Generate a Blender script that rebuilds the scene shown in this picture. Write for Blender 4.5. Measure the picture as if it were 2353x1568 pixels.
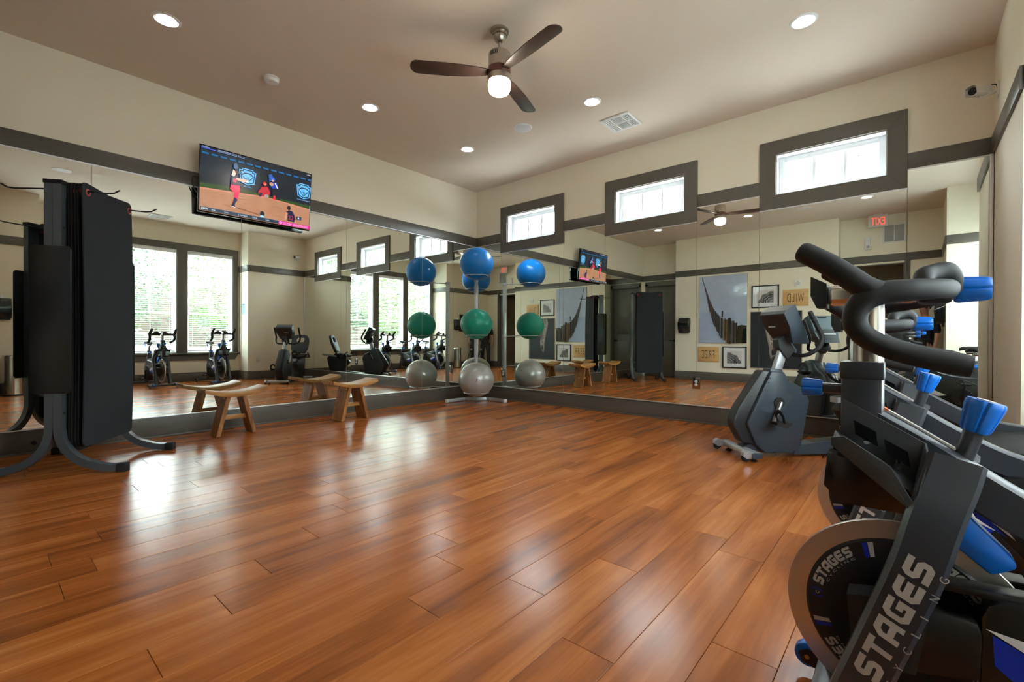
import bpy, bmesh, math, random
from math import sin, cos, pi, radians
from mathutils import Vector, Matrix
random.seed(7)
SC = bpy.context.scene
COL = SC.collection
for o in list(bpy.data.objects):
    bpy.data.objects.remove(o)

# ------------------------------------------------------------------ camera
cam_d = bpy.data.cameras.new('camera')
cam = bpy.data.objects.new('camera', cam_d)
COL.objects.link(cam)
YAW, PITCH, ROLL = 0.71196, -0.0048782, 0.0038502
_d = Vector((-sin(YAW) * cos(PITCH), cos(YAW) * cos(PITCH), sin(PITCH)))
_r = Vector((cos(YAW), sin(YAW), 0))
_u = _r.cross(_d)
_r2 = _r * cos(ROLL) + _u * sin(ROLL)
_u2 = -_r * sin(ROLL) + _u * cos(ROLL)
M = Matrix((_r2, _u2, -_d)).transposed().to_4x4()
M.translation = Vector((5.9276, -5.8833, 1.0364))
cam.matrix_world = M
cam_d.sensor_fit = 'HORIZONTAL'
cam_d.sensor_width = 36.0
cam_d.lens = 1064.0725 / 2353 * 36.0
cam_d.clip_start = 0.02
cam_d.clip_end = 300
SC.camera = cam

# ------------------------------------------------------------------ sky, exposure
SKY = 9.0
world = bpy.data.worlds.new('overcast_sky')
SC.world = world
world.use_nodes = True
wn = world.node_tree
wn.nodes.clear()
w_out = wn.nodes.new('ShaderNodeOutputWorld')
w_bg = wn.nodes.new('ShaderNodeBackground')
w_tc = wn.nodes.new('ShaderNodeTexCoord')
w_sep = wn.nodes.new('ShaderNodeSeparateXYZ')
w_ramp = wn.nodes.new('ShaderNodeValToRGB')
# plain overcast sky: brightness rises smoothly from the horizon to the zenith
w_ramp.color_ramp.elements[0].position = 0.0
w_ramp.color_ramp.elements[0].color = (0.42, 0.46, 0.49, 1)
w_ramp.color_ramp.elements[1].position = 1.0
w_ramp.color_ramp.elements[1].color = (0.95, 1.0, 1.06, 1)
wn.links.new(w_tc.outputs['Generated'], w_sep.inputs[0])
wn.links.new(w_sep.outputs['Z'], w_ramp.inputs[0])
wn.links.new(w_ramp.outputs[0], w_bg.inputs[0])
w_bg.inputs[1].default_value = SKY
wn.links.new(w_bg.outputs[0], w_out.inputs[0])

vs = SC.view_settings
SC.display_settings.display_device = 'sRGB'
vs.view_transform = 'Standard'
vs.look = 'None'
vs.gamma = 1.0
vs.use_curve_mapping = False
vs.exposure = 2.45
SC.cycles.max_bounces = 14
SC.cycles.diffuse_bounces = 6
SC.cycles.glossy_bounces = 6
SC.cycles.transmission_bounces = 6
SC.cycles.transparent_max_bounces = 12
SC.cycles.sample_clamp_indirect = 12.0

# sampling portals: the window openings themselves (they give off nothing)
def portal(name, c, w, h, rot):
    d = bpy.data.lights.new(name, 'AREA')
    d.shape = 'RECTANGLE'; d.size = w; d.size_y = h
    d.cycles.is_portal = True
    o = bpy.data.objects.new(name, d); COL.objects.link(o)
    o.location = c; o.rotation_euler = rot
    return o

# ------------------------------------------------------------------ helpers
MESHES = []
class MB:
    """collects shapes in one bmesh"""
    def __init__(s): s.bm = bmesh.new(); s.col = None
    def merge(s, t, mat=None):
        if mat is not None: bmesh.ops.transform(t, matrix=mat, verts=t.verts)
        me = bpy.data.meshes.new('tmp'); t.to_mesh(me); t.free()
        s.bm.from_mesh(me); bpy.data.meshes.remove(me)
        return s
    def box(s, lo, hi, bev=0.0, rot=None, seg=2):
        t = bmesh.new(); bmesh.ops.create_cube(t, size=1)
        lo = Vector(lo); hi = Vector(hi); c = (lo + hi) / 2; d = hi - lo
        bmesh.ops.scale(t, vec=[abs(x) for x in d], verts=t.verts)
        if bev > 0: bmesh.ops.bevel(t, geom=list(t.edges), offset=bev, segments=seg, affect='EDGES', profile=0.5)
        m = Matrix.Translation(c)
        if rot is not None: m = m @ rot
        return s.merge(t, m)
    def bar(s, p0, p1, w, h, bev=0.0, up=(0, 0, 1), ext=0.0):
        """rectangular bar from p0 to p1"""
        p0 = Vector(p0); p1 = Vector(p1); z = (p1 - p0); L = z.length + 2 * ext; z.normalize()
        u = Vector(up); x = u.cross(z)
        if x.length < 1e-4: x = Vector((1, 0, 0)).cross(z)
        x.normalize(); y = z.cross(x)
        t = bmesh.new(); bmesh.ops.create_cube(t, size=1)
        bmesh.ops.scale(t, vec=(w, h, L), verts=t.verts)
        if bev > 0: bmesh.ops.bevel(t, geom=list(t.edges), offset=bev, segments=2, affect='EDGES', profile=0.5)
        m = Matrix((x, y, z)).transposed().to_4x4(); m.translation = (p0 + p1) / 2
        return s.merge(t, m)
    def cyl(s, p0, p1, r0, r1=None, seg=20, bev=0.0, sx=1.0, up=(0, 0, 1)):
        p0 = Vector(p0); p1 = Vector(p1); z = p1 - p0; L = z.length; z.normalize()
        r1 = r0 if r1 is None else r1
        u = Vector(up); x = u.cross(z)
        if x.length < 1e-4: x = Vector((1, 0, 0))
        x.normalize(); y = z.cross(x)
        t = bmesh.new()
        bmesh.ops.create_cone(t, cap_ends=True, segments=seg, radius1=r0, radius2=r1, depth=L)
        if bev > 0:
            e = [e for e in t.edges if len(e.link_faces) == 2 and any(len(f.verts) > 4 for f in e.link_faces)]
            bmesh.ops.bevel(t, geom=e, offset=bev, segments=2, affect='EDGES', profile=0.5)
        if sx != 1.0: bmesh.ops.scale(t, vec=(sx, 1, 1), verts=t.verts)
        m = Matrix((x, y, z)).transposed().to_4x4(); m.translation = (p0 + p1) / 2
        return s.merge(t, m)
    def sphere(s, c, r, sc=(1, 1, 1), u=24, v=14):
        t = bmesh.new(); bmesh.ops.create_uvsphere(t, u_segments=u, v_segments=v, radius=r)
        bmesh.ops.scale(t, vec=sc, verts=t.verts)
        return s.merge(t, Matrix.Translation(Vector(c)))
    def lathe(s, prof, base=(0, 0, 0), axis=(0, 0, 1), seg=28):
        z = Vector(axis).normalized(); x = Vector((0, 0, 1)).cross(z)
        if x.length < 1e-4: x = Vector((1, 0, 0))
        x.normalize(); y = z.cross(x); b = Vector(base)
        t = bmesh.new(); rings = []
        for r, h in prof:
            if r < 1e-6: rings.append([t.verts.new(b + z * h)])
            else: rings.append([t.verts.new(b + z * h + (x * cos(2 * pi * k / seg) + y * sin(2 * pi * k / seg)) * r) for k in range(seg)])
        for a, c in zip(rings, rings[1:]):
            for k in range(seg):
                n = (k + 1) % seg
                if len(a) == 1 and len(c) == 1: continue
                if len(a) == 1: t.faces.new((a[0], c[n], c[k]))
                elif len(c) == 1: t.faces.new((a[k], a[n], c[0]))
                else: t.faces.new((a[k], a[n], c[n], c[k]))
        bmesh.ops.recalc_face_normals(t, faces=t.faces)
        return s.merge(t)
    def tube(s, pts, r, seg=10, sub=0, caps=True, closed=False, sect=None, up=None, sx=1.0):
        """sweep a circle (or 2D section list) along pts; r number or list"""
        P = [Vector(p) for p in pts]; R = list(r) if isinstance(r, (list, tuple)) else [r] * len(P)
        if sub:
            Q = []; S = []; n = len(P)
            rng = range(n if closed else n - 1)
            for i in rng:
                if closed: p0, p1, p2, p3 = P[i - 1], P[i], P[(i + 1) % n], P[(i + 2) % n]; r1, r2 = R[i], R[(i + 1) % n]
                else:
                    p1, p2 = P[i], P[i + 1]; p0 = P[i - 1] if i else p1 * 2 - p2; p3 = P[i + 2] if i + 2 < n else p2 * 2 - p1; r1, r2 = R[i], R[i + 1]
                for k in range(sub):
                    u = k / sub
                    Q.append(0.5 * ((2 * p1) + (p2 - p0) * u + (2 * p0 - 5 * p1 + 4 * p2 - p3) * u * u + (3 * p1 - p0 - 3 * p2 + p3) * u ** 3))
                    S.append(r1 + (r2 - r1) * u)
            if not closed: Q.append(P[-1]); S.append(R[-1])
            P, R = Q, S
        n = len(P); T = []
        for i in range(n):
            if closed: d = P[(i + 1) % n] - P[i - 1]
            else: d = P[min(i + 1, n - 1)] - P[max(i - 1, 0)]
            T.append(d.normalized())
        t = bmesh.new(); rings = []
        N = Vector(up) if up is not None else (Vector((0, 0, 1)) if abs(T[0].z) < 0.9 else Vector((1, 0, 0)))
        for i in range(n):
            if up is not None: N = Vector(up)
            N = (N - T[i] * N.dot(T[i])).normalized(); B = T[i].cross(N)
            if sect is None: ring = [t.verts.new(P[i] + (N * cos(2 * pi * k / seg) + B * sin(2 * pi * k / seg) * sx) * R[i]) for k in range(seg)]
            else: ring = [t.verts.new(P[i] + (N * q[0] + B * q[1]) * R[i]) for q in sect]
            rings.append(ring)
        m = len(rings[0])
        for i in range(n if closed else n - 1):
            a, c = rings[i], rings[(i + 1) % n]
            for k in range(m): t.faces.new((a[k], a[(k + 1) % m], c[(k + 1) % m], c[k]))
        if caps and not closed:
            t.faces.new(rings[0][::-1]); t.faces.new(rings[-1])
        bmesh.ops.recalc_face_normals(t, faces=t.faces)
        return s.merge(t)
    def prism(s, poly, a, b, plane='xz', bev=0.0):
        """extrude a 2D outline from a to b along the third axis"""
        f = {'xz': lambda p, t: (p[0], t, p[1]), 'xy': lambda p, t: (p[0], p[1], t), 'yz': lambda p, t: (t, p[0], p[1])}[plane]
        t = bmesh.new()
        A = [t.verts.new(f(p, a)) for p in poly]; B = [t.verts.new(f(p, b)) for p in poly]; n = len(poly)
        t.faces.new(A); t.faces.new(B[::-1])
        for i in range(n): t.faces.new((A[i], A[(i + 1) % n], B[(i + 1) % n], B[i]))
        bmesh.ops.recalc_face_normals(t, faces=t.faces)
        if bev > 0: bmesh.ops.bevel(t, geom=list(t.edges), offset=bev, segments=2, affect='EDGES', profile=0.5)
        return s.merge(t)
    def hull(s, pts):
        t = bmesh.new()
        for p in pts: t.verts.new(p)
        bmesh.ops.convex_hull(t, input=t.verts)
        bmesh.ops.recalc_face_normals(t, faces=t.faces)
        return s.merge(t)
    def face(s, pts):
        s.bm.faces.new([s.bm.verts.new(p) for p in pts]); return s
    def xf(s, m): bmesh.ops.transform(s.bm, matrix=m, verts=s.bm.verts); return s

def ob(name, mb, mat, parent=None, label=None, kind=None, smooth=35, loc=None):
    me = bpy.data.meshes.new(name)
    mb.bm.to_mesh(me); mb.bm.free()
    if mat is not None: me.materials.append(mat)
    if smooth:
        for p in me.polygons: p.use_smooth = True
        try: me.set_sharp_from_angle(angle=radians(smooth))
        except Exception: pass
    o = bpy.data.objects.new(name, me); COL.objects.link(o)
    if parent is not None: o.parent = parent
    if label: o['label'] = label
    if kind: o['kind'] = kind
    if loc is not None: o.location = loc
    return o

def tag(o, label, cat, group=None):
    o['label'] = label; o['category'] = cat
    if group: o['group'] = group
    return o
def thing(name, label, cat, loc=(0, 0, 0), rotz=0.0, group=None):
    o = bpy.data.objects.new(name, None); COL.objects.link(o)
    o.empty_display_size = 0.1
    o.location = loc; o.rotation_euler = (0, 0, rotz)
    return tag(o, label, cat, group)
def struct_empty(name, loc=(0, 0, 0)):
    o = bpy.data.objects.new(name, None); COL.objects.link(o); o.location = loc; o['kind'] = 'structure'; return o
def dup(root, loc, rotz=None, label=None, group=None):
    def cp(o, par):
        c = o.copy(); COL.objects.link(c)
        if par is not None: c.parent = par
        for ch in list(o.children): cp(ch, c)
        return c
    r = cp(root, None); r.location = loc
    if rotz is not None: r.rotation_euler = (0, 0, rotz)
    if label: r['label'] = label
    if group: r['group'] = group
    return r

# ---- materials
def lin(c):
    return tuple(((x / 255) / 12.92 if x / 255 <= 0.04045 else ((x / 255 + 0.055) / 1.055) ** 2.4) for x in c)
def mat(name, col, rough=0.5, metal=0.0, spec=0.5, coat=0.0, bump=0.0, bscale=60.0, var=0.0, vscale=4.0, coat_rough=0.1, stretch=None, emit=None, estr=0.0, aniso=0.0):
    m = bpy.data.materials.new(name); m.use_nodes = True
    nt = m.node_tree; b = nt.nodes['Principled BSDF']
    b.inputs['Base Color'].default_value = (*col, 1); b.inputs['Roughness'].default_value = rough
    b.inputs['Metallic'].default_value = metal; b.inputs['Specular IOR Level'].default_value = spec
    b.inputs['Coat Weight'].default_value = coat; b.inputs['Coat Roughness'].default_value = coat_rough
    if aniso: b.inputs['Anisotropic'].default_value = aniso
    tc = None
    if bump > 0 or var > 0:
        tc = nt.nodes.new('ShaderNodeTexCoord'); mp = nt.nodes.new('ShaderNodeMapping')
        nt.links.new(tc.outputs['Object'], mp.inputs[0])
        if stretch: mp.inputs['Scale'].default_value = stretch
    if bump > 0:
        n = nt.nodes.new('ShaderNodeTexNoise'); n.inputs['Scale'].default_value = bscale; n.inputs['Detail'].default_value = 4
        bp_ = nt.nodes.new('ShaderNodeBump'); bp_.inputs['Strength'].default_value = bump; bp_.inputs['Distance'].default_value = 0.002
        nt.links.new(mp.outputs[0], n.inputs['Vector']); nt.links.new(n.outputs[0], bp_.inputs['Height']); nt.links.new(bp_.outputs[0], b.inputs['Normal'])
    if var > 0:
        n = nt.nodes.new('ShaderNodeTexNoise'); n.inputs['Scale'].default_value = vscale; n.inputs['Detail'].default_value = 3
        r = nt.nodes.new('ShaderNodeMix'); r.data_type = 'RGBA'
        r.inputs[6].default_value = (*[max(0, c * (1 - var)) for c in col], 1); r.inputs[7].default_value = (*[min(1, c * (1 + var)) for c in col], 1)
        nt.links.new(mp.outputs[0], n.inputs['Vector']); nt.links.new(n.outputs[0], r.inputs[0]); nt.links.new(r.outputs[2], b.inputs['Base Color'])
    if emit:
        b.inputs['Emission Color'].default_value = (*emit, 1); b.inputs['Emission Strength'].default_value = estr
    return m

def mat_print(name, rough=0.5, emit=0.0, coat=0.0, noise=0.0, nscale=20):
    """flat print: colours come from the mesh's own colour attribute"""
    m = bpy.data.materials.new(name); m.use_nodes = True
    nt = m.node_tree; b = nt.nodes['Principled BSDF']
    a = nt.nodes.new('ShaderNodeVertexColor'); a.layer_name = 'Col'
    src = a.outputs[0]
    if noise:
        tc = nt.nodes.new('ShaderNodeTexCoord'); n = nt.nodes.new('ShaderNodeTexNoise'); n.inputs['Scale'].default_value = nscale; n.inputs['Detail'].default_value = 6
        nt.links.new(tc.outputs['Object'], n.inputs['Vector'])
        mx = nt.nodes.new('ShaderNodeMix'); mx.data_type = 'RGBA'; mx.blend_type = 'OVERLAY'; mx.inputs[0].default_value = noise
        nt.links.new(src, mx.inputs[6]); nt.links.new(n.outputs[0], mx.inputs[7]); src = mx.outputs[2]
    b.inputs['Roughness'].default_value = rough; b.inputs['Coat Weight'].default_value = coat; b.inputs['Coat Roughness'].default_value = 0.03
    if emit > 0:
        b.inputs['Base Color'].default_value = (0.01, 0.01, 0.01, 1)
        nt.links.new(src, b.inputs['Emission Color']); b.inputs['Emission Strength'].default_value = emit
    else: nt.links.new(src, b.inputs['Base Color'])
    return m

class Print:
    """layered flat polygons on a rectangle: P(u,v) -> 3D, every layer a hair nearer than the one before"""
    def __init__(s, origin, ux, uy, n, step=0.00025):
        s.o, s.ux, s.uy, s.n, s.step = Vector(origin), Vector(ux), Vector(uy), Vector(n), step
        s.v = []; s.f = []; s.c = []; s.k = 0
    def p3(s, u, v): return s.o + s.ux * u + s.uy * v + s.n * (s.step * s.k)
    def poly(s, pts, col):
        i = len(s.v); s.v += [s.p3(*p) for p in pts]; s.f.append(list(range(i, i + len(pts)))); s.c.append(lin(col)); s.k += 1
    def rect(s, u0, v0, u1, v1, col): s.poly([(u0, v0), (u1, v0), (u1, v1), (u0, v1)], col)
    def ell(s, u, v, ru, rv, col, n=16): s.poly([(u + ru * cos(2 * pi * k / n), v + rv * sin(2 * pi * k / n)) for k in range(n)], col)
    def many(s, polys, col):
        for pts in polys:
            i = len(s.v); s.v += [s.p3(*p) for p in pts]; s.f.append(list(range(i, i + len(pts)))); s.c.append(lin(col))
        s.k += 1
    def text(s, txt, u, v, h, col, w=None, flip=1, bold=0.0, shear=0.0, align='L'):
        V, F, W, H = text2d(txt, bold, shear)
        sc = h / H; sw = (w / W) if w else sc * (s.uy.length / s.ux.length)
        off = {'L': 0, 'C': -W * sw / 2, 'R': -W * sw}[align]
        i = len(s.v)
        s.v += [s.p3(u + flip * (off + x * sw), v + y * sc) for x, y in V]
        for f in F: s.f.append([i + q for q in f]); s.c.append(lin(col))
        s.k += 1
    def build(s, name, material, parent):
        me = bpy.data.meshes.new(name); me.from_pydata([tuple(x) for x in s.v], [], s.f)
        at = me.color_attributes.new('Col', 'FLOAT_COLOR', 'CORNER')
        for p, c in zip(me.polygons, s.c):
            for li in p.loop_indices: at.data[li].color = (*c, 1)
        me.materials.append(material)
        o = bpy.data.objects.new(name, me); COL.objects.link(o)
        if parent is not None: o.parent = parent
        return o

_tc = {}
def text2d(txt, bold=0.0, shear=0.0, spacing=1.0):
    key = (txt, bold, shear, spacing)
    if key in _tc: return _tc[key]
    cu = bpy.data.curves.new('lettering', 'FONT'); cu.body = txt; cu.size = 1.0; cu.offset = bold; cu.shear = shear; cu.space_character = spacing
    cu.resolution_u = 5
    t = bpy.data.objects.new('lettering', cu); COL.objects.link(t)
    bpy.context.view_layer.update()
    dg = bpy.context.evaluated_depsgraph_get()
    me = bpy.data.meshes.new_from_object(t.evaluated_get(dg))
    V = [(v.co.x, v.co.y) for v in me.vertices]; F = [list(p.vertices) for p in me.polygons]
    x0 = min(v[0] for v in V); x1 = max(v[0] for v in V); y0 = min(v[1] for v in V); y1 = max(v[1] for v in V)
    V = [(a - x0, b - y0) for a, b in V]
    bpy.data.meshes.remove(me); bpy.data.objects.remove(t); bpy.data.curves.remove(cu)
    _tc[key] = (V, F, x1 - x0, y1 - y0)
    return _tc[key]
def text_mb(mb, txt, fn, w, h, bold=0.0, shear=0.0, spacing=1.0):
    """flat letters, w x h, mapped by fn(x, y) -> 3D"""
    V, F, W, H = text2d(txt, bold, shear, spacing)
    vs_ = [mb.bm.verts.new(fn(x * w / W, y * h / H)) for x, y in V]
    for f in F:
        try: mb.bm.faces.new([vs_[i] for i in f])
        except ValueError: pass

# ---- squared lettering, drawn as constant-width strokes
GLYPH = {'S': [[(1, .87), (.24, .87), (.13, .76), (.13, .6), (.24, .5), (.76, .5), (.87, .4), (.87, .24), (.76, .13), (0, .13)]],
         'T': [[(0, .87), (1, .87)], [(.5, .76), (.5, 0)]],
         'A': [[(.13, 0), (.13, .66), (.34, .87), (.87, .87), (.87, 0)], [(.24, .36), (.78, .36)]],
         'G': [[(1, .87), (.28, .87), (.13, .72), (.13, .28), (.28, .13), (.87, .13), (.87, .48), (.52, .48)]],
         'E': [[(1, .87), (.28, .87), (.13, .72), (.13, .28), (.28, .13), (1, .13)], [(.24, .5), (.92, .5)]]}
def stroke_text(mb, txt, fn, w, h, shear=0.12, gap=0.20, th=0.25):
    n = len(txt); cw = 1 / (n + (n - 1) * gap)
    for k, ch in enumerate(txt):
        for pl in GLYPH[ch]:
            P = [Vector((x * cw * w, y * h)) for x, y in pl]; t = th * h / 2
            L = []; R = []
            for i, p in enumerate(P):
                d1 = (P[i] - P[i - 1]).normalized() if i else (P[1] - P[0]).normalized()
                d2 = (P[i + 1] - P[i]).normalized() if i + 1 < len(P) else d1
                n1 = Vector((-d1.y, d1.x)); m = (n1 + Vector((-d2.y, d2.x))).normalized()
                q = m * (t / max(.5, m.dot(n1))); L.append(p + q); R.append(p - q)
            x0 = k * cw * (1 + gap) * w
            vl = [mb.bm.verts.new(fn(x0 + a.x + a.y * shear, a.y)) for a in L]; vr = [mb.bm.verts.new(fn(x0 + a.x + a.y * shear, a.y)) for a in R]
            for i in range(len(P) - 1): mb.bm.faces.new((vr[i], vr[i + 1], vl[i + 1], vl[i]))

# ---- wood
def mat_wood(name, dark, mid, light, rough=0.3, axis=1, scale=1.0, rand=0.25, coat=0.0, bump=0.05, spec=0.5):
    m = bpy.data.materials.new(name); m.use_nodes = True
    nt = m.node_tree; N = nt.nodes.new; L = nt.links.new; b = nt.nodes['Principled BSDF']
    tc = N('ShaderNodeTexCoord'); info = N('ShaderNodeObjectInfo')
    add = N('ShaderNodeVectorMath'); add.operation = 'MULTIPLY_ADD'
    comb = N('ShaderNodeCombineXYZ')
    for i in range(3): L(info.outputs['Random'], comb.inputs[i])
    add.inputs[1].default_value = (37.0, 53.0, 19.0)
    L(comb.outputs[0], add.inputs[0]); L(tc.outputs['Object'], add.inputs[2])
    mp = N('ShaderNodeMapping'); sc = [9.0 * scale] * 3; sc[axis] = 0.8 * scale
    mp.inputs['Scale'].default_value = sc
    L(add.outputs[0], mp.inputs[0])
    n1 = N('ShaderNodeTexNoise'); n1.inputs['Scale'].default_value = 1.0; n1.inputs['Detail'].default_value = 5; n1.inputs['Roughness'].default_value = 0.55; n1.inputs['Distortion'].default_value = 0.6
    L(mp.outputs[0], n1.inputs['Vector'])
    mp2 = N('ShaderNodeMapping'); sc2 = [75.0 * scale] * 3; sc2[axis] = 2.2 * scale; mp2.inputs['Scale'].default_value = sc2
    L(add.outputs[0], mp2.inputs[0])
    n2 = N('ShaderNodeTexNoise'); n2.inputs['Scale'].default_value = 1.0; n2.inputs['Detail'].default_value = 3
    L(mp2.outputs[0], n2.inputs['Vector'])
    ramp = N('ShaderNodeValToRGB'); e = ramp.color_ramp.elements
    e[0].position = 0.24; e[0].color = (*dark, 1); e[1].position = 0.76; e[1].color = (*light, 1)
    k = e.new(0.50); k.color = (*mid, 1)
    mix = N('ShaderNodeMath'); mix.operation = 'MULTIPLY_ADD'; mix.inputs[1].default_value = 0.28
    L(n2.outputs[0], mix.inputs[0])
    sub = N('ShaderNodeMath'); sub.operation = 'SUBTRACT'; sub.inputs[1].default_value = 0.14
    L(n1.outputs[0], sub.inputs[0]); L(sub.outputs[0], mix.inputs[2])
    rr = N('ShaderNodeMath'); rr.operation = 'MULTIPLY_ADD'; rr.inputs[1].default_value = rand; rr.inputs[2].default_value = -rand / 2
    L(info.outputs['Random'], rr.inputs[0])
    s2 = N('ShaderNodeMath'); s2.operation = 'ADD'; L(mix.outputs[0], s2.inputs[0]); L(rr.outputs[0], s2.inputs[1])
    L(s2.outputs[0], ramp.inputs[0])
    # knots
    vo = N('ShaderNodeTexVoronoi'); vo.inputs['Scale'].default_value = 1.0; vo.distance = 'EUCLIDEAN'
    mp3 = N('ShaderNodeMapping'); sc3 = [4.2 * scale] * 3; sc3[axis] = 1.5 * scale; mp3.inputs['Scale'].default_value = sc3
    L(add.outputs[0], mp3.inputs[0]); L(mp3.outputs[0], vo.inputs['Vector'])
    kr = N('ShaderNodeMapRange'); kr.inputs['From Min'].default_value = 0.015; kr.inputs['From Max'].default_value = 0.085; kr.inputs['To Min'].default_value = 0.5; kr.inputs['To Max'].default_value = 0.0
    L(vo.outputs['Distance'], kr.inputs['Value'])
    km = N('ShaderNodeMix'); km.data_type = 'RGBA'; km.inputs[7].default_value = (*[c * 0.25 for c in dark], 1)
    L(kr.outputs[0], km.inputs[0]); L(ramp.outputs[0], km.inputs[6]); L(km.outputs[2], b.inputs['Base Color'])
    b.inputs['Roughness'].default_value = rough; b.inputs['Coat Weight'].default_value = coat; b.inputs['Coat Roughness'].default_value = 0.12; b.inputs['Specular IOR Level'].default_value = spec
    if bump:
        bm_ = N('ShaderNodeBump'); bm_.inputs['Strength'].default_value = bump; bm_.inputs['Distance'].default_value = 0.0015
        L(n2.outputs[0], bm_.inputs['Height']); L(bm_.outputs[0], b.inputs['Normal'])
        if coat: L(bm_.outputs[0], b.inputs['Coat Normal'])
    return m

WALL = mat('cream_wall_paint', (0.81, 0.745, 0.605), 0.7, bump=0.06, bscale=90, var=0.02, vscale=1.5)
CEIL = mat('tan_ceiling_paint', (0.71, 0.62, 0.515), 0.85, bump=0.05, bscale=70)
TRIM = mat('taupe_trim_paint', (0.112, 0.098, 0.080), 0.38, bump=0.02, bscale=40, var=0.04, vscale=3)
DOORM = mat('taupe_door_paint', (0.13, 0.12, 0.095), 0.4, var=0.03)
MIRROR = mat('mirror_silver', (0.86, 0.91, 0.86), 0.0, metal=1.0)
CHANNEL = mat('mirror_channel_aluminium', (0.72, 0.72, 0.72), 0.5, metal=1.0)
VINYL = mat('white_window_vinyl', (0.78, 0.80, 0.82), 0.35)
WHITE = mat('white_plastic', (0.78, 0.78, 0.76), 0.4)
SLAT = mat('white_blind_slat', (0.82, 0.83, 0.83), 0.45)
BLACK = mat('black_plastic', (0.014, 0.015, 0.017), 0.42, bump=0.03, bscale=200)
GLOSSBLACK = mat('gloss_black_plastic', (0.008, 0.009, 0.011), 0.12, coat=0.5)
RUBBER = mat('black_rubber', (0.012, 0.012, 0.013), 0.75)
FOAM = mat('black_foam_grip', (0.0105, 0.0115, 0.0135), 0.62, bump=0.08, bscale=500)
GREYFRAME = mat('slate_grey_powder_coat', (0.030, 0.034, 0.044), 0.33, coat=0.3, coat_rough=0.25, bump=0.02, bscale=400)
SLATE = mat('slate_blue_grey_shroud', (0.036, 0.053, 0.073), 0.36, bump=0.03, bscale=300)
CHROME = mat('brushed_stainless', (0.62, 0.60, 0.57), 0.2, metal=1.0, aniso=0.4)
NICKEL = mat('brushed_nickel', (0.48, 0.44, 0.39), 0.28, metal=1.0)
ALU = mat('silver_painted_metal', (0.50, 0.53, 0.57), 0.34, metal=0.6)
RIM = mat('satin_aluminium_rim', (0.62, 0.58, 0.53), 0.32, metal=0.85)
BLUE = mat('bright_blue_plastic', (0.002, 0.145, 0.62), 0.33, coat=0.15)
DKBLUE = mat('deep_blue_print', (0.005, 0.03, 0.42), 0.35)
DECALW = mat('pale_grey_print', (0.46, 0.44, 0.42), 0.4)
PRINTW = mat('white_print', (0.72, 0.72, 0.72), 0.4)
def mat_glass():
    m = bpy.data.materials.new('clear_window_glass'); m.use_nodes = True
    nt = m.node_tree; nt.nodes.clear()
    o = nt.nodes.new('ShaderNodeOutputMaterial'); t = nt.nodes.new('ShaderNodeBsdfTransparent'); g = nt.nodes.new('ShaderNodeBsdfGlossy')
    t.inputs[0].default_value = (0.93, 0.96, 0.95, 1); g.inputs['Roughness'].default_value = 0.0
    lw = nt.nodes.new('ShaderNodeLayerWeight'); lw.inputs[0].default_value = 0.5
    pw = nt.nodes.new('ShaderNodeMath'); pw.operation = 'POWER'; pw.inputs[1].default_value = 4.0
    f = nt.nodes.new('ShaderNodeMath'); f.operation = 'MULTIPLY_ADD'; f.inputs[1].default_value = 0.5; f.inputs[2].default_value = 0.03
    nt.links.new(lw.outputs['Facing'], pw.inputs[0]); nt.links.new(pw.outputs[0], f.inputs[0])
    mx = nt.nodes.new('ShaderNodeMixShader')
    nt.links.new(f.outputs[0], mx.inputs[0]); nt.links.new(t.outputs[0], mx.inputs[1]); nt.links.new(g.outputs[0], mx.inputs[2]); nt.links.new(mx.outputs[0], o.inputs[0])
    return m
GLASS = mat_glass()
# ================================================================== room
H = 3.66
XR, XW, XS = 6.47, 7.03, 6.32            # right wall, window wall, wall beside the camera
YN, YA, YD, YS = -1.425, -5.042, -6.62, -6.65
YART = -6.30
T = 0.16
TB0, TB1 = 2.68, 2.835                    # trim board
BH = 0.21                                 # baseboard

floor = ob('floor', MB().box((-T, -8.6, -0.12), (XW + T, T, -0.012)), mat('subfloor', (0.03, 0.02, 0.015), 0.8), kind='structure')
# planks run along y, 0.2 wide; ends read off the photograph where they show
FLOORWOOD = mat_wood('cherry_laminate', lin((126, 66, 27)), lin((172, 97, 42)), lin((200, 125, 64)), rough=0.23, axis=1, rand=0.16, coat=0.0, bump=0.06, spec=0.28)
PW, PL, GAP = 0.2009, 1.22, 0.0014
known = {22: -4.76, 24: -3.96, 25: -4.553, 21: -4.453, 19: -5.256, 20: -5.512, 18: -5.033, 15: -5.531}
_pm = {}
def plank_mesh(w, l):
    key = (round(w, 3), round(l, 3))
    if key not in _pm:
        t = MB(); b = 0.0012
        x, y = w / 2 - GAP / 2, l / 2 - GAP / 2
        lo = [(-x, -y, -0.011), (x, -y, -0.011), (x, y, -0.011), (-x, y, -0.011)]
        md = [(a, c, -b) for a, c, _ in lo]
        tp = [(-x + b, -y + b, 0), (x - b, -y + b, 0), (x - b, y - b, 0), (-x + b, y - b, 0)]
        for A, B in ((lo, md), (md, tp)):
            for i in range(4): t.face([A[i], A[(i + 1) % 4], B[(i + 1) % 4], B[i]])
        t.face(tp)
        me = bpy.data.meshes.new('plank'); t.bm.to_mesh(me); t.bm.free(); me.materials.append(FLOORWOOD)
        _pm[key] = me
    return _pm[key]
rp = random.Random(3)
ncol = 36
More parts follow.
